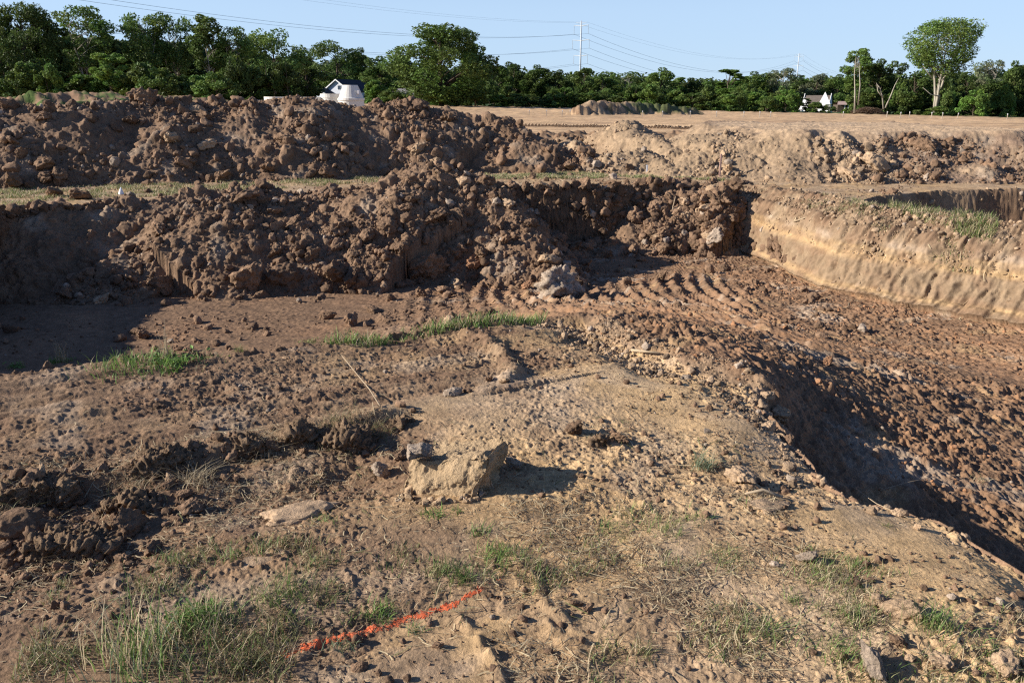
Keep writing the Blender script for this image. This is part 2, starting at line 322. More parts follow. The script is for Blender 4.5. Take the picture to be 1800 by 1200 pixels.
    d1, i1 = domes(tt / 0.24, vv / 0.24, 9, 0.2, 0.6, 0.6); d2, i2 = domes(tt / 0.08, vv / 0.08, 10, 0.2, 0.62, 0.85); d3, i3 = domes(tt / 0.035, vv / 0.035, 11, 0.2, 0.6, 0.85)
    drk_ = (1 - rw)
    h = 0.24 * 0.6 * d1 * (0.15 + 0.85 * drk_ + 0.4 * rw * ss(-0.5, -0.1, zz)) + 0.08 * 0.8 * d2 * (0.55 + 0.45 * drk_) + 0.035 * 0.9 * d3 + 0.012 * fbm(tt * 22, vv * 26, 130, 2) + 0.035 * fbm(tt * 1.6, vv * 3.5, 121, 3) + 0.032 * fbm(tt * 7, vv * 9, 125, 4)
    grooves = np.sin(tt * 2 * np.pi / 0.15 + 2 * perlin(tt, vv, 122)) * ss(-1.12, -1.0, zz) * (1 - ss(-0.8, -0.66, zz))
    ledge = 0.05 * ss(-0.60, -0.66, zz + 0.05 * perlin(tt * 0.7, vv, 117)) + 0.05 * ss(-1.04, -1.10, zz)
    h = h + rw * 0.05 * np.clip(ridged(tt * 4, vv * 5, 131, 3) - .25, 0, 1) * ss(-0.62, -0.45, zz) + rw * (0.014 * grooves * ss(-.35, .1, perlin(tt * 1.1, vv, 127)) + ledge)
    add[m] = h
    lay = zz + 0.05 * perlin(tt * 0.7, vv * .3, 123)
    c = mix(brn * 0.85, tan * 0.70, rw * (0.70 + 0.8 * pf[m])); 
    c = mix(c, tan * 0.62, rw * 0.6 * (ss(-0.66, -0.72, lay) * ss(-1.02, -0.96, lay)))
    c = mix(c, yel * 1.0, rw * 0.8 * np.clip(np.exp(-((lay + 0.60) / 0.06) ** 2) + 0.6 * np.exp(-((lay + 0.48) / 0.03) ** 2) + np.exp(-((lay + 1.07) / 0.045) ** 2), 0, 1))
    c = mix(c, gry * 1.2, rw * 0.6 * np.exp(-((lay + 0.42) / 0.07) ** 2) * ss(-.2, .4, perlin(x * 2, y * 2, 124)))
    c = mix(c, brn, rw * 0.8 * ss(-0.35, 0.35, perlin(x * 1.6, y * 1.6, 126) + 0.5 * perlin(tt * 6, vv * 6, 128)) * ss(-0.55, -0.2, zz)); c = mix(c, brn * 1.2, rw * 0.5 * ss(0.0, 0.5, perlin(tt * 3, vv * 9, 129)))
    c = mix(c, brn * 1.5, ((x > 0) & (y < 6)).astype(float) * 0.8); col[m] = c
    # ---------- heaps
    for zid, base, base2, sc1, am in ((3, brn * 0.95, np.array([.225,.145,.09]), 0.34, 1.0), (4, brn * 0.92, np.array([.22,.142,.09]), 0.40, 1.0), (5, np.array([.27,.195,.14]), tan * 0.95, 0.26, 0.7), (6, brn * 1.2, tan * 0.9, 0.30, 0.8), (8, tan * 0.8, brn, 0.2, 0.4)):
        m = (zone == zid)
        if not m.any(): continue
        x, y = X[m], Y[m]; wx_, wy_ = wx[m], wy[m]
        d1, i1 = domes(wx_ / sc1, wy_ / sc1, 20 + zid, 0.15, 0.55, 0.55); d2, i2 = domes(wx_ / (sc1 * 0.42), wy_ / (sc1 * 0.42), 40 + zid, 0.2, 0.62, 0.75)
        d3, i3 = domes(wx_ / (sc1 * 0.17), wy_ / (sc1 * 0.17), 60 + zid, 0.2, 0.65, 0.85)
        fine = ss(0.05, 0.6, fbm(x * 0.9, y * 0.9, 130 + zid, 3)) * (0.8 if zid in (4, 5) else 0.35) * np.where((zid == 3) & (x > 2.4), 0.0, 1.0)            # patches of slumped fine soil
        k = am * (1 - 0.85 * fine)
        flat = 1.0
        if zid == 5:
            flat = 1 - 0.95 * ss(1.5, 2.1, sm[m]) ; k = k * flat
        h = sc1 * 0.75 * d1 * k + sc1 * 0.42 * 0.8 * d2 * (0.25 + 0.75 * k) * flat + sc1 * 0.17 * 0.9 * d3 * flat + 0.012 * fbm(x * 12, y * 12, 140, 3)
        if zid == 5:
            h = h + (1 - flat) * (0.02 * ridged(x * 3, y * 3, 143, 3) + 0.03 * domes(wx_ / 0.35, wy_ / 0.35, 77, .1, .3, .3)[0])
        add[m] = h
        if zid == 5: base = np.array([.215, .145, .098])
        c = mix(base, base2, 0.45 + 0.9 * pv[m] + 0.35 * (i1 - 0.5) - (0.35 * ss(6.5, 9, x) if zid == 5 else 0)); c = mix(c, base * 0.9, 0.6 * fine)
        c = mix(c, gry * 0.85, 0.5 * ss(0.25, 0.6, perlin(x * 1.9, y * 1.9, 151)))
        if zid == 5:
            c = mix(c, tan * 1.2, 0.95 * ss(1.6, 2.2, sm[m])); c = mix(c, tan * 0.70, 0.75 * (1 - ss(6.0, 8.0, x)) * flat)
        if zid == 6:
            c = mix(c, tan * 0.78, ss(1.8, 3.0, x)); c = c * 0.95
        c = c * (0.80 + 0.40 * i2)[..., None]
        col[m] = c
    m = (zone == 7); x, y = X[m], Y[m]
    add[m] = 0.14 * fbm(x * 1.6, y * 1.6, 160, 3)
    gx = D(1100, 180, 92)[0]
    col[m] = mix(mix(tan * 0.9, brn, 0.5 + pv[m]), np.array([0.075, 0.095, 0.035]), 0.9 * ss(gx - 2, gx + 2, x + 3 * pv[m]) * ss(0.6, 1.0, z[m] + 0.03 * x + .5 * pv[m]))
    m = (zone == 9); x, y = X[m], Y[m]
    add[m] = 0.12 * fbm(x * 0.9, y * 0.9, 161, 3)
    col[m] = mix(brn * 1.3, np.array([0.08, 0.12, 0.03]), ss(-0.1, 0.35, pv[m] + 0.4 * perlin(x * .2, y * .2, 9)))
    far = ss(150, 175, r); col = mix(col, np.array([0.05, 0.08, 0.025]), far)
    sp = perlin(X * 60, Y * 60, 170); col = col * (1 + 0.22 * sp * (r < 12))[..., None]
    return add, np.clip(col, 0.01, 0.9)

# polar grid: fine in front of the viewer, coarse elsewhere, out to the horizon
th = np.concatenate([np.radians(np.arange(-180, -60, 2.5)), np.radians(np.arange(-60, -38.5, 0.22)), np.radians(np.arange(-38.5, 38.5, 0.066)), np.radians(np.arange(38.5, 62, 0.22)), np.radians(np.arange(62, 180.01, 2.5))])
def lg(a, b, st): return np.exp(np.arange(math.log(a), math.log(b), st))
rad = np.concatenate([lg(0.3, 1.5, 0.012), lg(1.5, 9.6, 0.00165), lg(9.6, 16.9, 0.00075), lg(16.9, 19.5, 0.0014), lg(19.5, 26, 0.0022), lg(26, 60, 0.006), lg(60, 130, 0.008), lg(130, 1500, 0.04)])
NR, NT = len(rad), len(th)
RR, TT = np.meshgrid(rad, th, indexing='ij')
GXY = (RR * np.sin(TT)).astype(np.float32), (RR * np.cos(TT)).astype(np.float32)
ZM, ZONE, SDP, BEL, NF, SDM, SDT = macro(*GXY)
ADD, COL = detail(GXY[0], GXY[1], ZM, ZONE, SDP, BEL, NF, SDM, SDT)
# lumps on slopes and walls stand out square to the slope, not straight up
def normals(Xg, Yg, Zg):
    P = np.stack([Xg, Yg, Zg], -1).astype(np.float32)
    du = np.gradient(P, axis=0); dv = np.gradient(P, axis=1)
    n = np.cross(dv, du); n /= (np.linalg.norm(n, axis=-1, keepdims=True) + 1e-12)
    n[n[..., 2] < 0] *= -1
    return n
NRM = normals(*GXY, ZM)
steep = np.isin(ZONE, (2, 3, 4, 5, 6, 8))[..., None]
NRM = np.where(steep, NRM, np.array([0, 0, 1], np.float32))
VX = GXY[0] + NRM[..., 0] * ADD; VY = GXY[1] + NRM[..., 1] * ADD; ZF = (ZM + NRM[..., 2] * ADD).astype(np.float32)
LR = np.log(rad)
def grid(A, x, y):
    x = np.asarray(x, float); y = np.asarray(y, float)
    fi = np.clip(np.interp(np.log(np.hypot(x, y) + 1e-9), LR, np.arange(NR)), 0, NR - 1.001)
    fj = np.clip(np.interp(np.arctan2(x, y), th, np.arange(NT)), 0, NT - 1.001)
    i = fi.astype(int); j = fj.astype(int); u = fi - i; v = fj - j
    return A[i, j] * (1 - u) * (1 - v) + A[i + 1, j] * u * (1 - v) + A[i, j + 1] * (1 - u) * v + A[i + 1, j + 1] * u * v
def zat(x, y): return grid(ZF, x, y)
def zoneat(x, y):
    i = np.clip(np.searchsorted(rad, np.hypot(x, y)), 0, NR - 1); j = np.clip(np.searchsorted(th, np.arctan2(x, y)), 0, NT - 1)
    return ZONE[i, j]
def hit(px, py):
    """where the line of sight through px, py first meets the land"""
    d = ray(px, py); t = np.exp(np.linspace(math.log(1.2), math.log(400), 9000))
    x, y, z = d[0] * t, d[1] * t, EYE + d[2] * t
    b = zat(x, y) > z
    k = int(np.argmax(b)) if b.any() else len(t) - 1
    return np.array([x[k], y[k], float(zat(x[k], y[k]))])

# ------------------------------------------------------------------ building helpers
def mesh_from(name, V, Fc, cols=None, smooth=True, mi=None):
    """V n x 3, Fc m x k (k = 3 or 4)"""
    V = np.ascontiguousarray(V, np.float32); Fc = np.ascontiguousarray(Fc, np.int32)
    me = bpy.data.meshes.new(name); k = Fc.shape[1]; m = len(Fc)
    me.vertices.add(len(V)); me.vertices.foreach_set('co', V.ravel())
    me.loops.add(m * k); me.loops.foreach_set('vertex_index', Fc.ravel())
    me.polygons.add(m); me.polygons.foreach_set('loop_start', np.arange(0, m * k, k, dtype=np.int32))
    me.polygons.foreach_set('use_smooth', np.full(m, bool(smooth)))
    if mi is not None: me.polygons.foreach_set('material_index', np.ascontiguousarray(mi, np.int32))
    if cols is not None:
        a = me.color_attributes.new('Col', 'FLOAT_COLOR', 'POINT')
        c = np.ones((len(V), 4), np.float32); c[:, :3] = cols; a.data.foreach_set('color', c.ravel())
    me.update(calc_edges=True)
    return me
def tag(o, label=None, cat=None, group=None, kind=None):
    if label: o['label'] = label
    if cat: o['category'] = cat
    if group: o['group'] = group
    if kind: o['kind'] = kind
    return o
def link(name, me, mats=(), parent=None, loc=None):
    o = bpy.data.objects.new(name, me); C.objects.link(o)
    for m in mats:
        if m.name not in [x.name for x in me.materials if x]: me.materials.append(m)
    if parent is not None: o.parent = parent
    if loc is not None: o.location = loc
    return o
def empty(name, loc, rz=0):
    o = bpy.data.objects.new(name, None); C.objects.link(o); o.location = loc; o.rotation_euler = (0, 0, rz); o.empty_display_size = 0.1
    return o
class MB:
    """collects boxes, tubes and faces into one mesh"""
    def __init__(s): s.v = []; s.f = []
    def face(s, *P):
        b = len(s.v); s.v += [tuple(p) for p in P]; s.f.append(tuple(range(b, b + len(P)))); return s
    def box(s, x0, x1, y0, y1, z0, z1):
        b = len(s.v); s.v += [(x, y, z) for z in (z0, z1) for y in (y0, y1) for x in (x0, x1)]
        s.f += [tuple(b + i for i in q) for q in ((0,2,3,1),(4,5,7,6),(0,1,5,4),(2,6,7,3),(0,4,6,2),(1,3,7,5))]; return s
    def prism(s, prof, y0, y1):            # closed profile in x, z stretched along y
        b = len(s.v); n = len(prof)
        s.v += [(x, y0, z) for x, z in prof] + [(x, y1, z) for x, z in prof]
        s.f.append(tuple(b + i for i in range(n))); s.f.append(tuple(b + n + i for i in reversed(range(n))))
        for i in range(n): s.f.append((b + i, b + n + i, b + n + (i + 1) % n, b + (i + 1) % n))
        return s
    def tube(s, P, rads, n=7):
        P = [Vector(p) for p in P]; b0 = len(s.v)
        for i, p in enumerate(P):
            t = (P[min(i + 1, len(P) - 1)] - P[max(i - 1, 0)]).normalized()
            a = t.cross(Vector((0.13, 0.21, 1)) if abs(t.z) < 0.9 else Vector((1, 0.1, 0))).normalized(); c = t.cross(a)
            for k in range(n):
                w = 2 * math.pi * k / n; s.v.append(tuple(p + (a * math.cos(w) + c * math.sin(w)) * rads[i]))
        for i in range(len(P) - 1):
            for k in range(n):
                a = b0 + i * n + k; c = b0 + i * n + (k + 1) % n; s.f.append((a, c, c + n, a + n))
        s.f.append(tuple(b0 + k for k in reversed(range(n)))); s.f.append(tuple(b0 + (len(P) - 1) * n + k for k in range(n)))
        return s
    def lathe(s, prof, n=28, cx=0, cy=0):
        b = len(s.v); m = len(prof)
        for r_, z_ in prof:
            for k in range(n): s.v.append((cx + r_ * math.cos(2 * math.pi * k / n), cy + r_ * math.sin(2 * math.pi * k / n), z_))
        for i in range(m - 1):
            for k in range(n):
                a = b + i * n + k; c = b + i * n + (k + 1) % n; s.f.append((a, c, c + n, a + n))
        return s
    def mesh(s, name, smooth=False):
        me = bpy.data.meshes.new(name); me.from_pydata(s.v, [], s.f); me.update()
        if smooth: me.polygons.foreach_set('use_smooth', [True] * len(me.polygons))
        return me

# ------------------------------------------------------------------ materials
def mat(name):
    m = bpy.data.materials.new(name); m.use_nodes = True
    nt = m.node_tree; p = nt.nodes['Principled BSDF']; p.inputs['Roughness'].default_value = 0.95
    p.inputs['Specular IOR Level'].default_value = 0.15
    return m, nt, p
def soil(name, colour=None, var=0.35, scale=9.0, bump=0.5, objrand=0.0, dist=0.02, fine=8):
    m, nt, p = mat(name); N = nt.nodes; L = nt.links
    tc = N.new('ShaderNodeNewGeometry'); 
    n1 = N.new('ShaderNodeTexNoise'); n1.inputs['Scale'].default_value = scale; n1.inputs['Detail'].default_value = 6; n1.inputs['Roughness'].default_value = 0.65
    n2 = N.new('ShaderNodeTexNoise'); n2.inputs['Scale'].default_value = scale * fine; n2.inputs['Detail'].default_value = 5; n2.inputs['Roughness'].default_value = 0.7
    L.new(tc.outputs['Position'], n1.inputs['Vector']); L.new(tc.outputs['Position'], n2.inputs['Vector'])
    mr = N.new('ShaderNodeMapRange'); mr.inputs[1].default_value = 0.3; mr.inputs[2].default_value = 0.7; mr.inputs[3].default_value = 1 - var; mr.inputs[4].default_value = 1 + var
    L.new(n1.outputs[0], mr.inputs[0])
    mr2 = N.new('ShaderNodeMapRange'); mr2.inputs[1].default_value = 0.3; mr2.inputs[2].default_value = 0.7; mr2.inputs[3].default_value = 1 - var * 0.7; mr2.inputs[4].default_value = 1 + var * 0.7
    L.new(n2.outputs[0], mr2.inputs[0])
    mu = N.new('ShaderNodeMath'); mu.operation = 'MULTIPLY'; L.new(mr.outputs[0], mu.inputs[0]); L.new(mr2.outputs[0], mu.inputs[1])
    last = mu.outputs[0]
    if objrand:
        oi = N.new('ShaderNodeObjectInfo'); mo = N.new('ShaderNodeMapRange'); mo.inputs[3].default_value = 1 - objrand; mo.inputs[4].default_value = 1 + objrand
        L.new(oi.outputs['Random'], mo.inputs[0]); m3 = N.new('ShaderNodeMath'); m3.operation = 'MULTIPLY'; L.new(last, m3.inputs[0]); L.new(mo.outputs[0], m3.inputs[1]); last = m3.outputs[0]
    vm = N.new('ShaderNodeVectorMath'); vm.operation = 'SCALE'
    if colour is None:
        at = N.new('ShaderNodeVertexColor'); at.layer_name = 'Col'; L.new(at.outputs[0], vm.inputs[0])
    else: vm.inputs[0].default_value = colour
    L.new(last, vm.inputs['Scale']); L.new(vm.outputs[0], p.inputs['Base Color'])
    b = N.new('ShaderNodeBump'); b.inputs['Strength'].default_value = bump; b.inputs['Distance'].default_value = dist
    L.new(n2.outputs[0], b.inputs['Height']); L.new(b.outputs[0], p.inputs['Normal'])
    return m
def leafmat(name, colour, var=0.3, trans=0.25, rough=0.6, useattr=True):
    m, nt, p = mat(name); N = nt.nodes; L = nt.links
    p.inputs['Roughness'].default_value = rough; p.inputs['Specular IOR Level'].default_value = 0.25
    oi = N.new('ShaderNodeObjectInfo'); mo = N.new('ShaderNodeMapRange'); mo.inputs[3].default_value = 1 - var; mo.inputs[4].default_value = 1 + var
    L.new(oi.outputs['Random'], mo.inputs[0])
    vm = N.new('ShaderNodeVectorMath'); vm.operation = 'SCALE'; L.new(mo.outputs[0], vm.inputs['Scale'])
    if useattr:
        at = N.new('ShaderNodeVertexColor'); at.layer_name = 'Col'
        v2 = N.new('ShaderNodeVectorMath'); v2.operation = 'MULTIPLY'; v2.inputs[1].default_value = colour; L.new(at.outputs[0], v2.inputs[0]); L.new(v2.outputs[0], vm.inputs[0])
    else: vm.inputs[0].default_value = colour
    L.new(vm.outputs[0], p.inputs['Base Color'])
    tr = N.new('ShaderNodeBsdfTranslucent'); L.new(vm.outputs[0], tr.inputs[0])
    mx = N.new('ShaderNodeMixShader'); mx.inputs[0].default_value = trans
    L.new(p.outputs[0], mx.inputs[1]); L.new(tr.outputs[0], mx.inputs[2]); L.new(mx.outputs[0], N['Material Output'].inputs[0])
    return m
def plain(name, colour, rough=0.8, var=0.12, scale=3.0):
    return soil(name, colour, var, scale, 0.15)
M_ground = soil('bare_soil', None, 0.26, 9.0, 0.7, dist=0.010, fine=14)
M_heap = soil('heap_soil', None, 0.28, 5.0, 0.7, dist=0.02)
M_clod = {'brown': soil('brown_earth', (0.195, 0.122, 0.075), 0.38, 6.0, 0.8, 0.25), 'tan': soil('tan_clay', (0.40, 0.275, 0.17), 0.25, 8.0, 0.7, 0.12),
          'grey': soil('grey_clay', (0.37, 0.285, 0.21), 0.4, 14.0, 0.9, 0.12), 'red': soil('red_clay', (0.29, 0.155, 0.085), 0.3, 8.0, 0.7, 0.2)}
M_clodv = soil('mixed_earth', None, 0.3, 8.0, 0.7)

# ------------------------------------------------------------------ land meshes, one object to a zone
def land():
    i, j = np.meshgrid(np.arange(NR - 1), np.arange(NT - 1), indexing='ij')
    q = np.stack([i * NT + j, i * NT + j + 1, (i + 1) * NT + j + 1, (i + 1) * NT + j], -1).reshape(-1, 4)
    zq = ZONE[:-1, :-1].ravel()
    XY = np.stack([VX.ravel(), VY.ravel(), ZF.ravel()], -1); cols = COL.reshape(-1, 3)
    rq = RR[:-1, :-1].ravel()
    xq = GXY[0][:-1, :-1].ravel(); yq = GXY[1][:-1, :-1].ravel()
    zq = np.where((zq == 3) & (xq > 2.4), 10, zq)
    zq = np.where((zq == 6) & (xq < 2.35), 11, zq)
    # the hub under the viewer
    info = {0: ('ground', None, None), 1: ('pit_floor', None, None), 2: ('pit_bank', None, None), 8: ('trench_ground', None, None), 9: ('hill', None, None),
            3: ('spoil_heap', 'long brown heap of loose clods spilling down the far bank into the pit', 'spoil heap'),
            4: ('spoil_heap', 'longest dark brown ridge of dug earth behind the grass strip, hiding the house foot, with an unseen heap added for shade', 'spoil heap'),
            5: ('spoil_heap', 'wide tan embankment with flat top and stony front slope, nearest the big lone tree', 'spoil heap'),
            6: ('dirt_mound', 'pale eroded tan mound between the dark ridge and the flat topped embankment', 'dirt mound'),
            11: ('dirt_mound', 'small dark clod mound at the shaded end of the dark ridge', 'dirt mound'),
            10: ('dirt_mound', 'crumbling dark clods slumped in the far corner of the pit', 'dirt mound'),
            7: ('dirt_mound', 'low far mound with green weeds on top, in front of the tree line', 'dirt mound')}
    for zid, (nm, lab, cat) in info.items():
        f = q[zq == zid]
        if not len(f): continue
        u, inv = np.unique(f, return_inverse=True)
        V = XY[u]; me = mesh_from(nm, V, inv.reshape(-1, 4)[:, ::-1], cols[u])
        o = link(nm, me, [M_ground if zid in (0, 1, 2, 8, 9) else M_heap])
        if lab: tag(o, lab, cat, 'heaps of dug earth')
        else: tag(o, kind='structure')
    return q, XY
QUADS, GV = land()

# ------------------------------------------------------------------ clods
def ico(sub):
    bm = bmesh.new(); bmesh.ops.create_icosphere(bm, subdivisions=sub, radius=1.0)
    V = np.array([v.co[:] for v in bm.verts], np.float32); Fc = np.array([[v.index for v in f.verts] for f in bm.faces], np.int32); bm.free()
    return V, Fc
ICO = {k: ico(k) for k in (1, 2, 3, 4, 5)}
G3 = rng0.normal(size=(4096, 3)).astype(np.float32); G3 /= np.linalg.norm(G3, axis=1, keepdims=True)
def noise3(P, s):
    f0 = np.floor(P); f = (P - f0).astype(np.float32); i = f0.astype(np.int32); u = f * f * f * (f * (f * 6 - 15) + 10); out = 0
    for a in (0, 1):
        for b in (0, 1):
            for c in (0, 1):
                h = PERM[(hsh(i[..., 0] + a, i[..., 1] + b, s) + i[..., 2] + c) & 4095]; g = G3[h]
                d = g[..., 0] * (f[..., 0] - a) + g[..., 1] * (f[..., 1] - b) + g[..., 2] * (f[..., 2] - c)
                w = (u[..., 0] if a else 1 - u[..., 0]) * (u[..., 1] if b else 1 - u[..., 1]) * (u[..., 2] if c else 1 - u[..., 2])
                out = out + w * d
    return out * 1.5
def clod_verts(seed, sub, lumpy=0.22, cuts=9, sq=(1, .82, .72)):
    rs = np.random.RandomState(seed); V = ICO[sub][0].copy()
    V *= (1 + 0.28 * noise3(V * 1.1 + seed * 1.7, 3))[:, None]
    for k in range(cuts + 6):
        n = rs.normal(size=3); n /= np.linalg.norm(n); c = rs.uniform(0.50, 0.88)
        d = V @ n; V -= np.outer(np.clip(d - c, 0, 9) * 0.96, n)
    L = np.linalg.norm(V, axis=1, keepdims=True); U = V / L
    V = V * (1 + lumpy * noise3(U * 2.6 + seed, 11)[:, None] + (lumpy * 0.55 * np.abs(noise3(U * 6 + seed, 21)) + lumpy * 0.35 * np.abs(noise3(U * 12 + seed, 31)) + lumpy * 0.2 * noise3(U * 25 + seed, 41) * (sub > 4))[:, None] * (sub > 2))
    return (V * np.array(sq)).astype(np.float32)
CP = [mesh_from('earth_clod', clod_verts(300 + k, 5, 0.24 if k % 3 else 0.34, 7 + k % 6, (1, random.Random(k).uniform(.6, .95), random.Random(k + 9).uniform(.5, .85))), ICO[5][1]) for k in range(10)]
CPM = {}
for key, mt in M_clod.items():
    CPM[key] = []
    for me in CP:
        c = me.copy(); c.materials.append(mt); CPM[key].append(c)
RG = random.Random(5)
def clod(x, y, z, r, kind='brown', name='earth_clod', sink=0.25, rz=None, tilt=None, k=None):
    me = CPM[kind][RG.randrange(10) if k is None else k]
    o = bpy.data.objects.new(name, me); C.objects.link(o)
    o.location = (x, y, z + r * (0.75 - sink * 2)); o.rotation_euler = (RG.uniform(-.6, .6), RG.uniform(-.6, .6), RG.uniform(0, 6.3) if rz is None else rz)
    if tilt: o.rotation_euler = tilt
    f = RG.uniform(.85, 1.15); o.scale = (r * f, r / f * RG.uniform(.85, 1.1), r * RG.uniform(.8, 1.1))
    return o
# clods one can point to
HERO = [ # px, py(base centre), width px, kind, name, label
 (592,495,72,'brown','big rounded clod at the foot of the pit spoil heap, largest in its row'),
 (500,490,62,'brown','flat topped clod with pale grey crust at the heap foot'),
 (440,500,62,'brown','low rough clod at the heap foot beside the pale crusted one'),
 (285,512,52,'brown','broad low clod resting alone on the pit floor at the shade line'),
 (752,480,66,'brown','dark angular clod with shaded face at the foot of the heap spur'),
 (532,440,42,'brown','round clod halfway up the heap above the flat topped one'),
 (520,400,36,'brown','round yellowish clod resting above another on the heap slope'),
 (602,405,48,'brown','olive brown shaggy clod on the upper heap slope'),
 (432,352,44,'brown','smooth rounded clod at the bank top beside the grass strip'),
 (485,450,30,'brown','upright knobbly clod pair member nearest the flat topped clod'),
 (776,385,44,'brown','tawny wedge shaped clod on the heap spur near its crest'),
 (965,462,36,'tan','small tan clod balanced above the pale crumbly mound'),
 (1255,420,42,'grey','pale grey knobbly clod lying on the dark corner rubble'),
 (925,505,24,'red','rusty brown clod between the spur foot and the pale crumbly mound'),
 (1020,512,26,'grey','small pale clod beside the pale crumbly mound'),
 (800,505,34,'tan','small tan clod low on the spur foot'),
 (832,470,36,'red','reddish angular clod on the lower spur slope'),
 (765,290,30,'tan','sharp tan block perched on the dark ridge above the heap spur'),
 (262,180,34,'brown','large dark clod crowning the dark ridge'),
 (552,172,34,'brown','blocky clod on the ridge crest beside the white concrete pieces'),
 (80,295,46,'brown','wide clod at the foot of the dark ridge by the yellow grass'),
 (28,325,40,'brown','rough dark lump at the ridge foot near the pit corner'),
 (300,250,34,'tan','ochre clod on the middle of the dark ridge slope'),
 (365,262,34,'tan','ochre clod further along the dark ridge slope'),
 (80,210,30,'brown','smooth grey brown clod near the top of the dark ridge'),
 (95,345,34,'brown','dark clod on the pit corner edge by the grass'),
 (140,350,36,'brown','crumbly clod hanging over the shaded pit bank'),
 (1004,298,26,'brown','brown clod at the foot of the shaded end mound'),
 (1108,298,22,'brown','small clod at the foot of the pale eroded mound'),
 (1500,315,34,'tan','flat tan slab at the foot of the stony embankment'),
 (1280,300,20,'tan','tan block beside the pink stake'),
 (1536,295,48,'tan','leaning tan slab halfway up the stony embankment slope'),
 (1622,262,30,'brown','brown block near the top of the stony embankment'),
 # near the viewer
 (672,832,46,'grey','whitish lump of clay beside the big tilted slab'),
 (705,805,32,'brown','round brown stone like clod above the whitish lump'),
 (795,695,30,'grey','pale clod on the tracked strip behind the big slab'),
 (822,690,22,'brown','low brown clod beside the pale one on the tracked strip'),
 (885,672,24,'tan','small clod at the tip of the tread print'),
 (860,668,16,'brown','dark crumb next to the small clod by the tread print'),
 (1420,985,38,'grey','lone pale clod on the smooth clay near the pit edge'),
 (1612,928,20,'tan','tiny round pebble clod on the smooth clay by the pit edge'),
 (1585,1078,58,'tan','tall pale clod among weeds, largest on the bank corner'),
 (1548,1060,34,'tan','pale clod leaning against the tall one among weeds'),
 (1535,1180,62,'grey','large whitish clod at the bottom among the weeds'),
 (1578,1130,30,'brown','small brown clod between the two large pale ones'),
 (1600,1160,22,'tan','little pale clod beside the large whitish one'),
 (1770,1180,52,'tan','yellowish clod in the grass at the corner nearest the viewer'),
 (1655,1170,34,'tan','ochre clod in the grass beyond the large whitish one'),
 (1300,842,50,'tan','flat layered tan clod beside the grey green tuft'),
 (905,820,34,'grey','grey clod in the shadow of the big slab'),
 (1090,775,34,'brown','clod behind the small upright sod'),
 (1010,760,36,'brown','shaggy brown clod with roots left of the small upright sod'),
 (1250,455,22,'brown','small clod on the pit floor under the dark corner rubble'),
 (1180,432,24,'brown','clod at the edge of the shade on the pit floor'),
 (618,570,46,'brown','clod lying in the strip before the green verge'),
 (655,548,34,'brown','rough clod behind the green verge'),
 (575,560,30,'brown','low clod left of the green verge'),
 (740,520,28,'brown','clod below the dark angular one'),
 (335,895,46,'brown','earth lump in the churned strip below the straw tuft'),
 (225,935,60,'brown','large root bound lump in the churned strip near the viewer'),
 (30,935,70,'brown','wide root bound lump where the churned strip leaves the view'),

 (1455,640,20,'red','upright rusty flake on the pit floor'),
 (1345,700,30,'tan','crumbling clod on the near pit edge'),
 (1370,735,34,'tan','overhanging clod on the near pit edge'),
]
for i, (px, py, w, kd, lab) in enumerate(HERO):
    p = hit(px, py); dist = math.hypot(p[0], p[1], ) ; sl_ = math.hypot(dist, EYE - p[2])
    r = w / 2 / F * sl_ * 1.0
    o = clod(p[0], p[1], float(p[2]), r, kd, 'earth_clod', 0.2); tag(o, lab, 'clod')

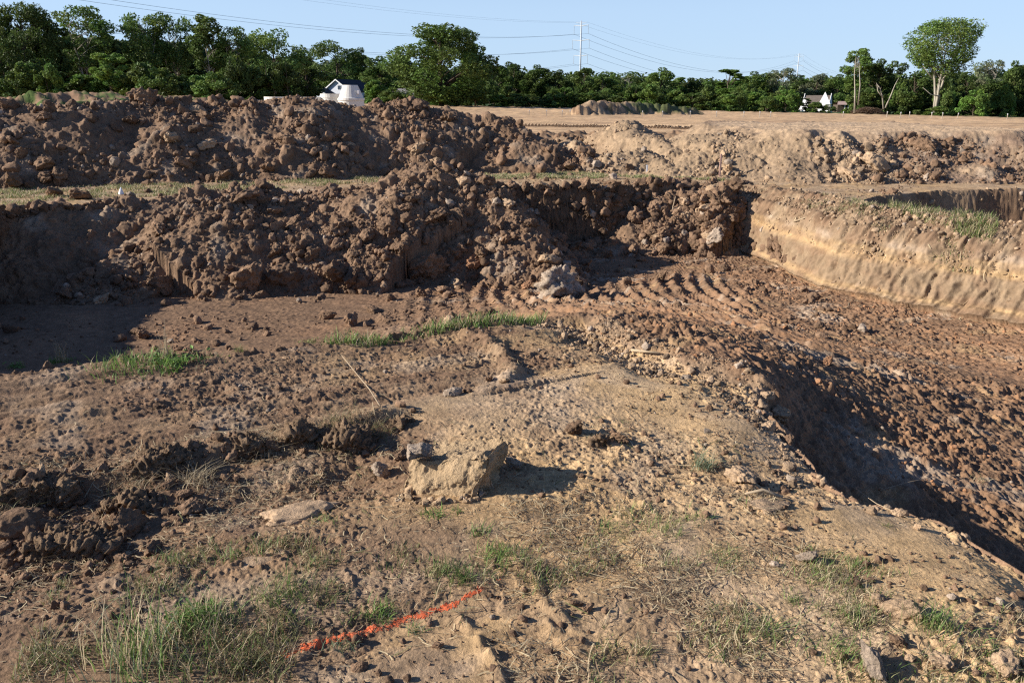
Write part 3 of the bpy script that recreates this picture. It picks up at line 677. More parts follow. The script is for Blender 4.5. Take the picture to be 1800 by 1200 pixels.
def scatter(n, zone_ids, box, rmin, rmax, power, seed, cond=None):
    rs = np.random.RandomState(seed); out = []
    X = rs.uniform(box[0], box[1], n * 12); Y = rs.uniform(box[2], box[3], n * 12)
    m = np.isin(zoneat(X, Y), zone_ids)
    if cond is not None: m &= cond(X, Y)
    dn = fbm(X * 0.6, Y * 0.6, seed + 200, 3); m &= (rs.rand(len(X)) < np.clip(0.5 + 1.1 * dn, 0.05, 1))
    X, Y = X[m][:n], Y[m][:n]
    r = rmin * (1 - rs.rand(len(X)) * (1 - (rmin / rmax) ** power)) ** (-1 / power)
    return np.stack([X, Y, zat(X, Y), r], -1)
def near_slope(X, Y): return zat(X, Y - 0.3) < zat(X, Y) + 0.05
SETS = [('front', scatter(9000, (3,), (-6.5, 6, 10.6, 17), 0.014, 0.20, 1.9, 1), 'brown', 'brown earth clod on the slope of the heap spilling into the pit', 'clods on the pit spoil heap'),
        ('back', scatter(9500, (4, 6), (-16, 3, 14, 24), 0.022, 0.26, 1.9, 2, lambda X, Y: (X < 2.3)), 'brown', 'brown earth clod on the slope of the long dark ridge', 'clods on the long dark ridge'),
        ('right', scatter(3600, (5,), (3.0, 8.2, 15.5, 22), 0.012, 0.15, 2.1, 3, lambda X, Y: grid(SDM, X, Y) < 1.6), 'tan', 'tan earth clod on the pale end of the wide embankment slope', 'clods on the pale end of the wide embankment'),
        ('right2', scatter(7000, (5,), (7.4, 18, 15.5, 22), 0.014, 0.14, 2.0, 13, lambda X, Y: grid(SDM, X, Y) < 1.7), 'brown', 'brown earth clod on the stony front slope of the wide embankment', 'clods on the wide embankment'),
        ('torn', scatter(2600, (0,), (-4, .6, 2.2, 5.2), 0.005, 0.045, 1.7, 12, lambda X, Y: (grid(BEL, X, Y) > -0.12) & (grid(BEL, X, Y) < 0.75) & (grid(NF, X, Y) > .2)), 'brown', 'small brown clod in the churned strip along the torn edge', 'clods in the churned strip'),
        ('bank', scatter(14000, (2,), (-8, 4.8, 10, 18.3), 0.022, 0.17, 1.7, 4), 'brown', 'dark earth clod on the far bank of the pit', 'clods on the far pit bank'),
        ('bankr', scatter(5000, (2,), (4.4, 9.6, 6, 16), 0.010, 0.07, 2.0, 16), 'tan', 'tan earth clod on the sunlit bank of the pit', 'clods on the sunlit bank'),
        ('corner', scatter(3500, (3,), (2.4, 5.4, 13.5, 18), 0.025, 0.20, 1.5, 14), 'brown', 'dark earth clod in the rubble at the far corner of the pit', 'clods in the far corner of the pit'),
        ('trench', scatter(2500, (8,), (4.5, 14, 11, 15.5), 0.015, 0.10, 1.8, 15), 'tan', 'tan earth clod on the side of the trench past the grassy rim', 'clods in the trench'),
        ('pale', scatter(1200, (6,), (2.3, 8, 14, 26), 0.015, 0.12, 2.0, 17), 'tan', 'tan earth clod on the pale eroded mound', 'clods on the pale eroded mound'),
        ('foot', scatter(1500, (1,), (-7, 4.5, 8.5, 16.5), 0.015, 0.15, 2.0, 5, lambda X, Y: grid(SDP, X, Y) > 0.3), 'brown', 'brown earth clod on the pit floor before the heap', 'clods on the pit floor'),
        ('floor', scatter(2600, (1,), (0.5, 9, 4, 15.5), 0.008, 0.045, 2.4, 6), 'red', 'rusty crumb of clay on the churned pit floor', 'crumbs on the churned pit floor'),
        ('near', scatter(9000, (0,), (-4, 3, 1.9, 7), 0.003, 0.027, 1.9, 7, lambda X, Y: fbm(X * 0.9, Y * 0.9, 71, 3) > -0.35), 'brown', 'small clod of earth on the churned ground nearest the viewer', 'crumbs on the near ground'),
        ('rim', scatter(2600, (0, 1, 2), (0.2, 2.8, 1.6, 6), 0.005, 0.045, 1.8, 8, lambda X, Y: (grid(SDP, X, Y) > -0.22) & (grid(SDP, X, Y) < 0.22)), 'tan', 'small tan clod along the near pit edge', 'crumbs on the near pit edge'),
        ('verge', scatter(1400, (0,), (-10, 8, 14, 24), 0.015, 0.12, 2.2, 9), 'brown', 'earth clod on the strip of ground between pit and ridge', 'clods on the strip behind the pit'),
        ('rimfar', scatter(900, (0, 2), (-9, 4.6, 11, 18), 0.02, 0.17, 1.7, 10, lambda X, Y: np.abs(grid(SDP, X, Y) + .1) < .3), 'brown', 'brown earth clod on the far rim of the pit', 'clods on the far rim of the pit')]
allc = []
for si, (nm, A, kd, lab, grp) in enumerate(SETS):
    for a in A: allc.append((a[3] / math.hypot(a[0], a[1]), si, a))
allc.sort(key=lambda t: -t[0])
NIND = 300 - 0
count = 0; rest = {}
for ang, si, a in allc:
    infr = abs(a[0] / a[1]) < 0.66
    if infr and count < 250:
        nm, A, kd, lab, grp = SETS[si]
        k2 = kd
        if RG.random() < 0.10: k2 = 'tan' if kd == 'brown' else 'brown'
        o = clod(a[0], a[1], a[2], a[3] * 1.0, k2, 'earth_clod', 0.22); tag(o, lab if k2 == kd else lab.replace('brown', 'ochre').replace('tan ', 'brown ').replace('rusty', 'ochre').replace('small clod', 'small ochre clod').replace('dark', 'ochre', 1), 'clod', grp if k2 == kd else grp + ' of the paler earth'); count += 1
    else: rest.setdefault(si, []).append(a)
BASEC = {'brown': np.array([0.19, 0.119, 0.074]), 'tan': np.array([0.31, 0.215, 0.135]), 'red': np.array([0.32, 0.165, 0.085])}
def merged_clods(A, base, seed, sub_big=3, cut=0.0045):
    rs = np.random.RandomState(seed); A = np.array(A); Vs, Fs, Cs = [], [], []; off = 0
    big = A[:, 3] / np.hypot(A[:, 0], A[:, 1]) > cut
    for sub, sel in ((sub_big, big), (1, ~big)):
        B = A[sel]
        protos = [clod_verts(700 + k, sub, 0.30, 6) for k in range(16)]
        pid = rs.randint(0, 16, len(B))
        for k in range(16):
            Q = B[pid == k]; n = len(Q)
            if not n: continue
            P = protos[k]
            q = rs.normal(size=(n, 4)); q /= np.linalg.norm(q, axis=1, keepdims=True)
            w, x, y, z = q.T
            Rm = np.stack([1-2*(y*y+z*z), 2*(x*y-z*w), 2*(x*z+y*w), 2*(x*y+z*w), 1-2*(x*x+z*z), 2*(y*z-x*w), 2*(x*z-y*w), 2*(y*z+x*w), 1-2*(x*x+y*y)], -1).reshape(n, 3, 3)
            V = np.einsum('nij,vj->nvi', Rm, P) * Q[:, 3][:, None, None]
            V[..., 0] += Q[:, 0][:, None]; V[..., 1] += Q[:, 1][:, None]; V[..., 2] += (Q[:, 2] + Q[:, 3] * 0.25)[:, None]
            Fk = ICO[sub][1][None] + (np.arange(n) * len(P))[:, None, None] + off
            off += n * len(P); Vs.append(V.reshape(-1, 3)); Fs.append(Fk.reshape(-1, 3))
            tint = base * rs.uniform(0.7, 1.35, n)[:, None]; pale = rs.rand(n) < 0.05; tint[pale] = np.array([0.36, 0.28, 0.21]) * rs.uniform(.7, 1.2, pale.sum())[:, None]
            Cs.append(np.repeat(tint, len(P), 0))
    return mesh_from('loose_clods', np.concatenate(Vs), np.concatenate(Fs), np.clip(np.concatenate(Cs), 0, 1))
for si, A in rest.items():
    nm, _, kd, lab, grp = SETS[si]
    o = link('loose_clods', merged_clods(A, BASEC[kd], si + 30), [M_clodv]); tag(o, 'countless small earth crumbs: ' + grp if False else None, kind='stuff')

# the big tilted slab of clay with its broken foot
def slab(name, px, py, w, h, thick, yaw, lean, mats, seed, sq=None, sink=0.0):
    p = hit(px, py); V = clod_verts(seed, 5, 0.11, 4, (1, 1, 1)); V[:, 0] *= w / 2; V[:, 1] *= thick / 2; V[:, 2] *= h / 2
    V = np.sign(V) * np.abs(V) ** 0.8 * np.array([w / 2, thick / 2, h / 2]) ** 0.2
    if sq is not None: V = sq(V)
    me = mesh_from(name, V, ICO[5][1])
    o = link(name, me, mats); o.location = (p[0], p[1], p[2] + h * 0.36 - sink); o.rotation_euler = (lean[0], lean[1], yaw)
    return o
sroot_p = hit(790, 858)
sroot = empty('clay_slab', tuple(sroot_p))
tag(sroot, 'big tilted tan clay slab casting a long shadow, largest lump on the near ground', 'clay slab')
def part_slab(name, w, h, th_, loc, rot, seed, mt, shape=None):
    V = clod_verts(seed, 5, 0.13, 5, (1, 1, 1)); V = np.sign(V) * np.abs(V) ** 0.75; V *= np.array([w / 2, th_ / 2, h / 2])
    if shape: V = shape(V)
    o = link(name, mesh_from(name, V, ICO[5][1]), [mt], sroot); o.location = loc; o.rotation_euler = rot; return o
def shp(V):
    V = V.copy(); t = V[:, 2] / 0.10; V[:, 0] += 0.055 * np.clip(t, -1, 1.3) * (V[:, 0] > -0.3); V[:, 2] += 0.28 * (V[:, 0]) * (V[:, 2] > -0.02); return V
def rugged(name, outline, y0, y1, mt, parent, loc=(0,0,0), rot=(0,0,0), voxel=.006, amp=.02, seed=0, shear=0.0, chip=False):
    """closed outline in x, z given a thickness, remeshed and roughened"""
    me = MB().prism(outline, y0, y1).mesh(name, True); bm = bmesh.new(); bm.from_mesh(me); bmesh.ops.recalc_face_normals(bm, faces=bm.faces); bm.to_mesh(me); bm.free()
    t = bpy.data.objects.new('tmp', me); C.objects.link(t); md = t.modifiers.new('r', 'REMESH'); md.mode = 'VOXEL'; md.voxel_size = voxel
    dg = bpy.context.evaluated_depsgraph_get(); m2 = bpy.data.meshes.new_from_object(t.evaluated_get(dg)); bpy.data.objects.remove(t)
    n = len(m2.vertices); V = np.empty(n * 3, np.float32); m2.vertices.foreach_get('co', V); V = V.reshape(-1, 3); N_ = np.empty(n * 3, np.float32); m2.vertices.foreach_get('normal', N_); N_ = N_.reshape(-1, 3)
    a_ = .9 * np.abs(noise3(V * 13 + seed, 51)) + .7 * np.abs(noise3(V * 30 + seed, 52)) + .45 * noise3(V * 60 + seed, 53) + .2 * noise3(V * 110 + seed, 54) + .7 * noise3(V * 6 + seed, 55)
    if chip: a_ = 2.2 * noise3(V * 7 + seed, 51) - 1.1 * np.abs(noise3(V * 17 + seed, 52)) + .45 * np.round(2.5 * noise3(V * 26 + seed, 53)) / 2.5 + .3 * noise3(V * 70 + seed, 54) + .12 * noise3(V * 160 + seed, 55)
    V = V + N_ * (a_ * amp - amp * .4)[:, None]; V[:, 1] += shear * V[:, 2]
    m2.vertices.foreach_set('co', V.ravel()); m2.update(); m2.name = name; m2.polygons.foreach_set('use_smooth', [True] * len(m2.polygons))
    o = link(name, m2, [mt], parent); o.location = loc; o.rotation_euler = rot; return o
q_ = .0023
M_slab = soil('slab_clay', (0.46, 0.325, 0.19), 0.20, 12.0, 0.9)
rugged('slab', [(a * q_ * 1.15, b * q_) for a, b in ((-62,-20),(-68,8),(-58,28),(-64,52),(-20,60),(34,74),(66,88),(80,82),(82,56),(72,24),(74,-20))], -.12, .12, M_slab, sroot, (0, 0.03, .0), (0, 0, -.45), .004, .016, 3, .40, True)
rugged('side_lump', [(-.035, -.04), (-.045, .06), (-.01, .13), (.03, .11), (.05, .03), (.045, -.04)], -.04, .04, M_clod['tan'], sroot, (.15, -.02, -.01), (.1, -.15, .4), .004, .009, 8, 0, True)
rsf = np.random.RandomState(3); nf_ = 170; ang_ = rsf.uniform(0, 6.28, nf_); rr_ = rsf.uniform(.5, 1.0, nf_) ** .6
qx, qy = np.cos(ang_) * .22 * rr_ - .02, np.sin(ang_) * .13 * rr_ - .06
fr = np.stack([qx, qy, zat(qx + sroot_p[0], qy + sroot_p[1]) - sroot_p[2] + .012 * (1 - rr_), .006 * (1 - rsf.rand(nf_) * .93) ** (-.62)], -1)
link('foot_rubble', merged_clods(fr, np.array([.38, .26, .155]), 5, 3, -1), [M_clodv], sroot)
rugged('crust', [(-.06, -.02), (-.06, .02), (.0, .035), (.05, .02), (.05, -.02)], -.05, .04, M_clod['grey'], sroot, (-.12, 0.02, .165), (0, .05, .1), .004, .010, 15, 0, True)
for px, py, w, hgt, mt, lab in ((530, 900, 140, .055, 'tan', 'low pinkish clay hump with crusted lip in the churned strip'), (470, 985, 110, .020, 'tan', 'flattened pale clay patch by the grass behind the paint line'), (1345, 885, 90, .018, 'tan', 'thin flattened tongue of clay near the layered clod')):
    p = hit(px, py); w = w / F * math.hypot(p[0], p[1], EYE); hgt *= .5
    V = clod_verts(px, 5, 0.22, 6, (1, 1, 1)); V *= np.array([w / 2, w * .30, max(.022, hgt * 1.1)]); o = link('clay_hump', mesh_from('clay_hump', V, ICO[5][1]), [M_clod[mt]], None, (p[0], p[1], p[2] - .010)); o.rotation_euler = (0, 0, .3); tag(o, lab, 'clay hump')
M_sod = soil('sod_earth', (0.25, 0.165, 0.100), 0.45, 16.0, 1.0)
SOD = [(60,868,120,.10,'broad dark sod at the left end of the torn edge of the strip'),(285,825,110,.13,'tall torn sod block in the middle of the torn edge'),(225,900,110,.09,'matted sod slumped below the tall torn block'),
       (440,790,70,.10,'small sod block carrying the fan of dry stems'),(520,770,60,.10,'dark sod block just before the large shaggy tuft'),(610,785,130,.11,'rounded sod carrying the large shaggy tuft'),(700,750,60,.07,'low dark sod at the right end of the torn edge'),
       (130,965,150,.08,'wide brown sod fallen into the churned strip'),(1055,782,40,.08,'little upright sod standing alone right of the slab')]
for i, (px, py, w, hgt, lab) in enumerate(SOD):
    p = hit(px, py); w = w / F * math.hypot(p[0], p[1], EYE)
    o = rugged('sod', [(-w*.5, -.06), (-w*.42, hgt*.25), (-w*.2, hgt*.62), (w*.1, hgt*.7), (w*.36, hgt*.35), (w*.5, -.06)], -w*.22, w*.22, M_sod, None, (p[0], p[1] + w * .1, p[2] - .005), (.12 * math.sin(i * 5), .1 * math.sin(i * 3), .25 + .4 * math.sin(i * 2.3)), .006, .05, i * 3.3); tag(o, lab, 'sod', 'torn sods along the strip edge')
# pale crumbly mound on the pit floor
pm = hit(985, 520)
V = clod_verts(931, 5, 0.42, 3, (1, 1, 1)); V *= np.array([0.33, 0.28, 0.30])
o = link('clay_mound', mesh_from('clay_mound', V, ICO[5][1]), [M_clod['grey']]); o.location = (pm[0], pm[1] + .1, pm[2] + 0.1)
tag(o, 'pale grey crumbly mound of clay at the end of the heap spur', 'clay mound')

# ------------------------------------------------------------------ trees
def orient_cards(C_, size, rs, up=0.5, aspect=0.6):
    n = len(C_); nrm = rs.normal(size=(n, 3)); nrm[:, 2] = np.abs(nrm[:, 2]) + up; nrm /= np.linalg.norm(nrm, axis=1, keepdims=True)
    a = np.cross(nrm, rs.normal(size=(n, 3))); a /= np.linalg.norm(a, axis=1, keepdims=True); b = np.cross(nrm, a)
    s_ = size * rs.uniform(0.6, 1.4, n)[:, None]
    V = np.stack([C_ - a * s_, C_ + b * s_ * aspect, C_ + a * s_, C_ - b * s_ * aspect], 1)
    V[:, 1] += nrm * s_ * 0.15; V[:, 3] += nrm * s_ * 0.15
    return V.reshape(-1, 3), np.arange(n * 4).reshape(-1, 4)
def tree_proto(seed, shape='round', leaves=9000, leaf=0.22, base=0.25, lobes=46, trunk=0.03, spread=0.5, limbs=9, fork=1):
    """unit tree: height 1 (scaled later as h metres = 10 units tall), crown width 2*spread*10"""
    rs = np.random.RandomState(seed); rd = random.Random(seed); H = 10.0; W = spread * H
    def env(t):       # crown half width at height fraction t inside the crown
        if shape == 'round': return math.sin(math.pi * (0.10 + 0.86 * t) ** 0.9)
        if shape == 'oak': return (min(1, t / 0.30) ** 0.55) * math.sqrt(max(0, 1 - max(0, (t - 0.30) / 0.72) ** 2.2))
        if shape == 'vase': return (0.20 + 0.80 * min(1, t / 0.62) ** 0.9) * math.sqrt(max(0, 1 - max(0, (t - 0.55) / 0.47) ** 2.3))
        if shape == 'tall': return (0.45 + 0.55 * min(1, t / 0.5)) * math.sqrt(max(0, 1 - max(0, (t - 0.45) / 0.57) ** 2))
        if shape == 'cone': return (1 - t) ** 0.7 * 0.9 + 0.08
        if shape == 'bush': return math.sqrt(max(0.02, 1 - t ** 2.2))
    zb = base * H; L = []
    for k in range(lobes):
        t = rd.uniform(0.02, 0.97) ** (0.8 if shape in ('vase', 'tall') else 1); a = rd.uniform(0, 2 * math.pi); e = env(t) * W
        q = rd.uniform(0.35, 0.95) ** 0.6
        rr = rd.uniform(0.09, 0.20) * W * (1.2 if shape != 'tall' else 1.3) + 0.18
        L.append((math.cos(a) * e * q, math.sin(a) * e * q, zb + t * (H - zb) * 0.97, rr))
    tk = MB()
    if fork == 1:
        P = [(0, 0, -0.3), (rd.uniform(-.1, .1), rd.uniform(-.1, .1), zb * 0.6), (rd.uniform(-.25, .25), rd.uniform(-.2, .2), zb + 0.25 * (H - zb)), (rd.uniform(-.4, .4), rd.uniform(-.3, .3), zb + 0.6 * (H - zb)), (rd.uniform(-.4, .4), rd.uniform(-.3, .3), H * 0.93)]
        tk.tube(P, [trunk * H * 1.25, trunk * H, trunk * H * 0.75, trunk * H * 0.4, trunk * H * 0.08], 8)
        stems = [P]
    else:
        stems = []
        for k in range(fork):
            a = 2 * math.pi * k / fork + rd.uniform(-.3, .3); sp = rd.uniform(0.4, 1.0)
            P = [(0.12 * math.cos(a), 0.12 * math.sin(a), -0.3), (0.16 * math.cos(a), 0.16 * math.sin(a), zb * 0.45), (W * .18 * sp * math.cos(a), W * .18 * sp * math.sin(a), zb * 1.2), (W * .42 * sp * math.cos(a), W * .42 * sp * math.sin(a), H * 0.66), (W * .62 * sp * math.cos(a), W * .62 * sp * math.sin(a), H * .86)]
            tk.tube(P, [trunk * H * 0.85, trunk * H * 0.72, trunk * H * 0.42, trunk * H * 0.22, trunk * H * 0.06], 7); stems.append(P)
    for k, (x, y, z, rr) in enumerate(sorted(L, key=lambda t: t[2])):
        if k % max(1, lobes // (limbs * 3)): continue
        P = stems[k % len(stems)]; z0 = max(zb * 0.75, z - 0.35 * (H - zb) * rd.uniform(.5, 1)); 
        bx = np.interp(z0, [p[2] for p in P], [p[0] for p in P]); by = np.interp(z0, [p[2] for p in P], [p[1] for p in P])
        w0 = trunk * H * (0.36 if z < H * .6 else 0.24)
        tk.tube([(bx, by, z0), (bx + (x - bx) * .45 + rd.uniform(-.15, .15), by + (y - by) * .45, z0 + (z - z0) * .6), (x, y, z)], [w0, w0 * .6, w0 * .15], 5)
    Cs, col = [], []
    wts = np.array([l[3] ** 2 for l in L]); cnt = rs.multinomial(leaves, wts / wts.sum())
    for (x, y, z, rr), n in zip(L, cnt):
        if n == 0: continue
        u = rs.normal(size=(n, 3)); u /= np.linalg.norm(u, axis=1, keepdims=True)
        rad_ = rr * (1 + 0.35 * noise3(u * 1.8 + x + z, 5)) * rs.uniform(0.45, 1.0, n) ** 0.45
        p = u * rad_[:, None] * np.array([1.15, 1.15, 0.72]) + np.array([x, y, z])
        Cs.append(p); col.append(np.repeat((rd.uniform(.8, 1.2) * np.array([1, 1, 1]) * np.array([rd.uniform(.88, 1.15), 1, rd.uniform(.8, 1.1)]))[None], n, 0) * rs.uniform(.8, 1.25, n)[:, None])
    P_ = np.concatenate(Cs); Vv, Ff = orient_cards(P_, leaf, rs)
    crown = mesh_from('crown', Vv, Ff, np.repeat(np.concatenate(col), 4, 0), smooth=False)
    return crown, tk.mesh('trunk', True)
LM = {'deep': leafmat('deep_green_leaves', (0.082, 0.122, 0.031), 0.25, 0.28), 'mid': leafmat('green_leaves', (0.120, 0.182, 0.045), 0.22, 0.30),
      'fresh': leafmat('fresh_green_leaves', (0.135, 0.225, 0.048), 0.15, 0.32), 'grey': leafmat('grey_green_leaves', (0.19, 0.22, 0.12), 0.15, 0.28)}
BK = {'dark': plain('dark_bark', (0.10, 0.075, 0.055)), 'pale': plain('pale_bark', (0.36, 0.32, 0.25))}
PRO = {'round': tree_proto(1, 'round', 9000, 0.20, 0.16, 44, 0.022, 0.42), 'oak': tree_proto(2, 'oak', 21000, 0.17, 0.08, 84, 0.028, 0.56, 12), 'vase': tree_proto(3, 'vase', 15000, 0.11, 0.40, 130, 0.018, 0.37, 14, 4),
       'tall': tree_proto(4, 'tall', 7000, 0.20, 0.34, 34, 0.018, 0.30, 8), 'airy': tree_proto(5, 'vase', 5200, 0.17, 0.38, 40, 0.018, 0.40, 12, 2), 'spread': tree_proto(6, 'oak', 7500, 0.19, 0.28, 42, 0.022, 0.52, 10),
       'round2': tree_proto(7, 'round', 9000, 0.21, 0.12, 40, 0.022, 0.46), 'cone': tree_proto(8, 'tall', 6500, 0.19, 0.05, 34, 0.02, 0.17, 6), 'bush': tree_proto(9, 'bush', 5500, 0.42, 0.0, 30, 0.02, 0.62, 5), 'bush2': tree_proto(10, 'bush', 5500, 0.40, 0.0, 36, 0.02, 0.75, 5),
       'two': tree_proto(12, 'tall', 6500, 0.17, 0.40, 34, 0.016, 0.26, 8, 2)}
WID = {'round': .42, 'oak': .56, 'vase': .37, 'tall': .30, 'airy': .40, 'spread': .52, 'round2': .46, 'cone': .17, 'bush': .62, 'bush2': .75, 'two': .26}
MESHV = {}
def var_mesh(kind, leafk, bark):
    key = (kind, leafk, bark)
    if key not in MESHV:
        c = PRO[kind][0].copy(); c.materials.append(LM[leafk]); t = PRO[kind][1].copy(); t.materials.append(BK[bark]); MESHV[key] = (c, t)
    return MESHV[key]
def tree(px, top, w, dist, kind, leafk, label, bark='dark', base=None, name='tree', cat='tree', group='trees along the edge of the site', rz=None):
    d = ray(px, 140); x = d[0] / d[1] * dist; gz = float(zat(x, dist)) if base is None else D(px, base, dist)[2]
    h = D(px, top, dist)[2] - gz; width = w / F * dist
    root = empty(name, (x, dist, gz), RG.uniform(0, 6.3) if rz is None else rz); tag(root, label, cat, group)
    cm, tm = var_mesh(kind, leafk, bark); k = h / 10; kx = width / (2 * WID[kind] * 10) / 1.04
    for nm, me in (('crown', cm), ('trunk', tm)):
        o = link(nm, me, (), root); o.scale = (kx, kx, k) if nm == 'crown' or kind in ('vase', 'airy', 'two') else (kx, kx, k)
    return root
TREES = [
 (-60,40,120,112,'round','deep','dark tree at the very end of the left row, partly out of view'),
 (8,48,110,118,'round','deep','dark rounded tree behind the tallest tree of the left row'),
 (52,8,118,112,'oak','deep','tallest and darkest tree of the left row, twin topped'),
 (98,34,60,116,'tall','deep','dark shoulder tree leaning on the tallest one of the left row'),
 (150,14,112,120,'airy','mid','thin topped tree with open branches against the sky beside the tallest one'),
 (150,60,90,126,'round2','deep','bushy tree under the thin topped one'),
 (195,92,58,104,'tall','fresh','short bright green vine hung tree in front of the dark wood'),
 (262,26,92,122,'airy','mid','flat crowned tree with light foliage, first of two side by side'),
 (312,27,84,124,'airy','mid','flat crowned tree with light foliage, second of two side by side'),
 (300,90,120,132,'round','deep','broad dark tree filling under the flat crowned pair'),
 (372,28,72,118,'two','mid','slender tall tree with bare lower trunk in a gap of sky'),
 (412,50,74,120,'airy','mid','slim tree with drooping crown after the slender tall one'),
 (400,105,90,134,'round2','deep','dark tree low behind the two slim ones'),
 (482,54,120,128,'spread','mid','wide layered tree over the ridge before the white house'),
 (540,84,70,140,'round','deep','dark tree between the wide layered one and the white house'),
 (592,74,100,215,'spread','deep','broad tree directly behind the white house'),
 (640,84,60,220,'round','deep','dark tree behind the house roof'),
 (664,98,70,205,'round2','mid','tree right behind the end of the white house'),
 (672,112,80,170,'round','mid','bright leafy tree at the corner of the white house'),
 (700,90,60,210,'round','deep','dark rounded tree between the white house and the great oak'),
 (774,46,176,140,'oak','mid','great round crowned oak standing alone above the small shed'),
 (835,78,60,150,'round','mid','side crown leaning out of the great oak'),
 (868,105,66,170,'round','mid','lower tree joined to the foot of the great oak'),
 (902,108,70,180,'round2','deep','tree second from the great oak in the far row'),
 (940,114,66,178,'round','mid','tree third from the great oak in the far row'),
 (978,122,60,176,'round2','deep','leafy tree just before the tall steel pole'),
 (1027,119,40,172,'tall','deep','narrow dark tree standing before the tall steel pole'),
 (1062,130,66,184,'round','mid','tree just after the tall steel pole'),
 (1102,127,60,200,'airy','mid','light topped tree above the weedy far mound'),
 (1130,134,60,186,'round2','deep','dark tree behind the weedy far mound'),
 (1160,119,66,178,'round','mid','tall rounded tree rising over the end of the weedy far mound'),
 (1194,134,26,205,'cone','fresh','small pale pointed poplar'),
 (1212,137,56,180,'round','deep','dark tree beside the small pale poplar'),
 (1250,139,60,190,'round2','mid','tree between the two pale poplars'),
 (1284,119,48,180,'cone','fresh','large pale poplar with ragged top'),
 (1284,150,66,176,'round','fresh','leafy skirt tree around the large pale poplar'),
 (1322,126,60,210,'round','mid','far tree next to the large pale poplar'),
 (1352,128,52,215,'tall','mid','far slim tree before the white steep roofed house'),
 (1376,121,56,210,'airy','grey','pale grey green tree on the far skyline'),
 (1405,137,50,225,'round','deep','dark far tree under the distant steel pole'),
 (1438,129,62,215,'round2','grey','silvery tree behind the steep roofed house'),
 (1475,131,60,210,'round','mid','tree to the side of the steep roofed house'),
 (1506,86,56,158,'two','mid','tall tree on two thin pale trunks'),
 (1548,104,74,162,'round','deep','dense dark tree beside the tall two trunked one'),
 (1572,106,60,165,'round2','deep','dark tree with dead branches before it'),
 (1610,128,70,170,'round','deep','dark olive tree behind the great vase shaped tree'),
 (1652,34,124,150,'vase','mid','great lone vase shaped tree with pale forked trunk'),
 (1700,128,60,172,'round2','deep','dark tree just past the great vase shaped tree'),
 (1738,107,60,178,'airy','grey','hazy pale topped tree near the edge of view'),
 (1738,140,70,160,'round','deep','dark tree under the hazy pale topped one'),
 (1776,107,60,160,'round','deep','dark tree tall at the end of the far row'),
 (1826,110,80,160,'oak','deep','last dark tree of the far row at the edge of view'),
]
for (px, top, w, ds, kd, lf, lab) in TREES:
    tree(px, top, w, ds, kd, lf, lab, 'pale' if kd in ('vase', 'two', 'airy') else 'dark')
# bushes along the foot of the row, each a shrub of its own
SHR = []
rs = random.Random(77)
x = -70
while x < 1880:
    if x < 520: ds, top, w = rs.uniform(100, 108), rs.uniform(100, 135), rs.uniform(50, 85)
    elif x < 860: ds, top, w = rs.uniform(150, 165), rs.uniform(130, 158), rs.uniform(36, 60)
    else: ds, top, w = rs.uniform(150, 160), rs.uniform(145, 172), rs.uniform(34, 60)
    if 525 < x < 665 or 1395 < x < 1500 or 690 < x < 735: ds = 235; top = 140
    SHR.append((x, top, w, ds, 'bush' if rs.random() < .5 else 'bush2', rs.choice(['deep', 'deep', 'mid', 'mid', 'fresh'])))
    x += w * 0.42
for (px, top, w, ds, kd, lf) in SHR:
    where = 'dark left wood' if px < 520 else 'trees around the white house' if px < 860 else 'middle of the far row' if px < 1400 else 'trees by the great vase shaped tree'
    tn = {'deep': 'dark', 'mid': 'green', 'fresh': 'bright green'}[lf]
    t = tree(px, top, w, ds, kd, lf, f'{tn} leafy bush filling under the {where}', name='bush', cat='bush', group=f'{tn} bushes under the {where}')
tree(540,142,32,150,'bush','fresh','small bright bush by the white concrete pieces', name='bush', cat='bush', group=None or 'lone bushes')
tree(1720,160,52,146,'bush2','fresh','big bright green bush by the field edge after the vase shaped tree', name='bush', cat='bush', group='lone bushes')
tree(1437,178,34,158,'bush','mid','leafy bush hiding the middle of the steep roofed house', name='bush', cat='bush', group='lone bushes')
tree(1462,184,26,157,'bush2','deep','dark bush against the end wall of the steep roofed house', name='bush', cat='bush', group='lone bushes')
tree(1422,172,18,159,'cone','mid','small upright bush before the gable of the steep roofed house', name='bush', cat='bush', group='lone bushes')
tree(1655,186,44,146,'bush','mid','low round bush beside the vase shaped tree foot', name='bush', cat='bush', group='lone bushes')
# the wood behind them reads as one mass
rs = np.random.RandomState(9); Cs, Cc = [], []
prof = [(-150,60),(0,60),(120,70),(250,75),(420,90),(520,110),(600,118),(700,120),(850,125),(950,135),(1100,142),(1250,150),(1400,146),(1500,140),(1600,138),(1700,135),(1800,130),(2000,130)]
for k in range(300):
    px = rs.uniform(-150, 1980); top = np.interp(px, [p[0] for p in prof], [p[1] for p in prof]) + rs.uniform(0, 12); ds = rs.uniform(236, 262) if px > 480 else rs.uniform(138, 155)
    zt = D(px, top, ds)[2]; x = D(px, top, ds)[0]; gz = float(zat(x, ds)); hgt = zt - gz
    for q in range(7):
        n = 110; u = rs.normal(size=(n, 3)); u /= np.linalg.norm(u, axis=1, keepdims=True); rr = ds * 0.014
        zc = gz + hgt * (q + 0.6) / 7.2
        Cs.append(u * rr * rs.uniform(.5, 1, n)[:, None] * np.array([1, 1, .9]) + np.array([x + rs.uniform(-rr, rr), ds + rs.uniform(-2, 2), zc])); Cc.append(np.full((n, 3), rs.uniform(.7, 1.2)))
Vv, Ff = orient_cards(np.concatenate(Cs), 0.62, rs)
tag(link('wood', mesh_from('wood', Vv, Ff, np.repeat(np.concatenate(Cc), 4, 0), smooth=False), [LM['deep']]), kind='stuff')
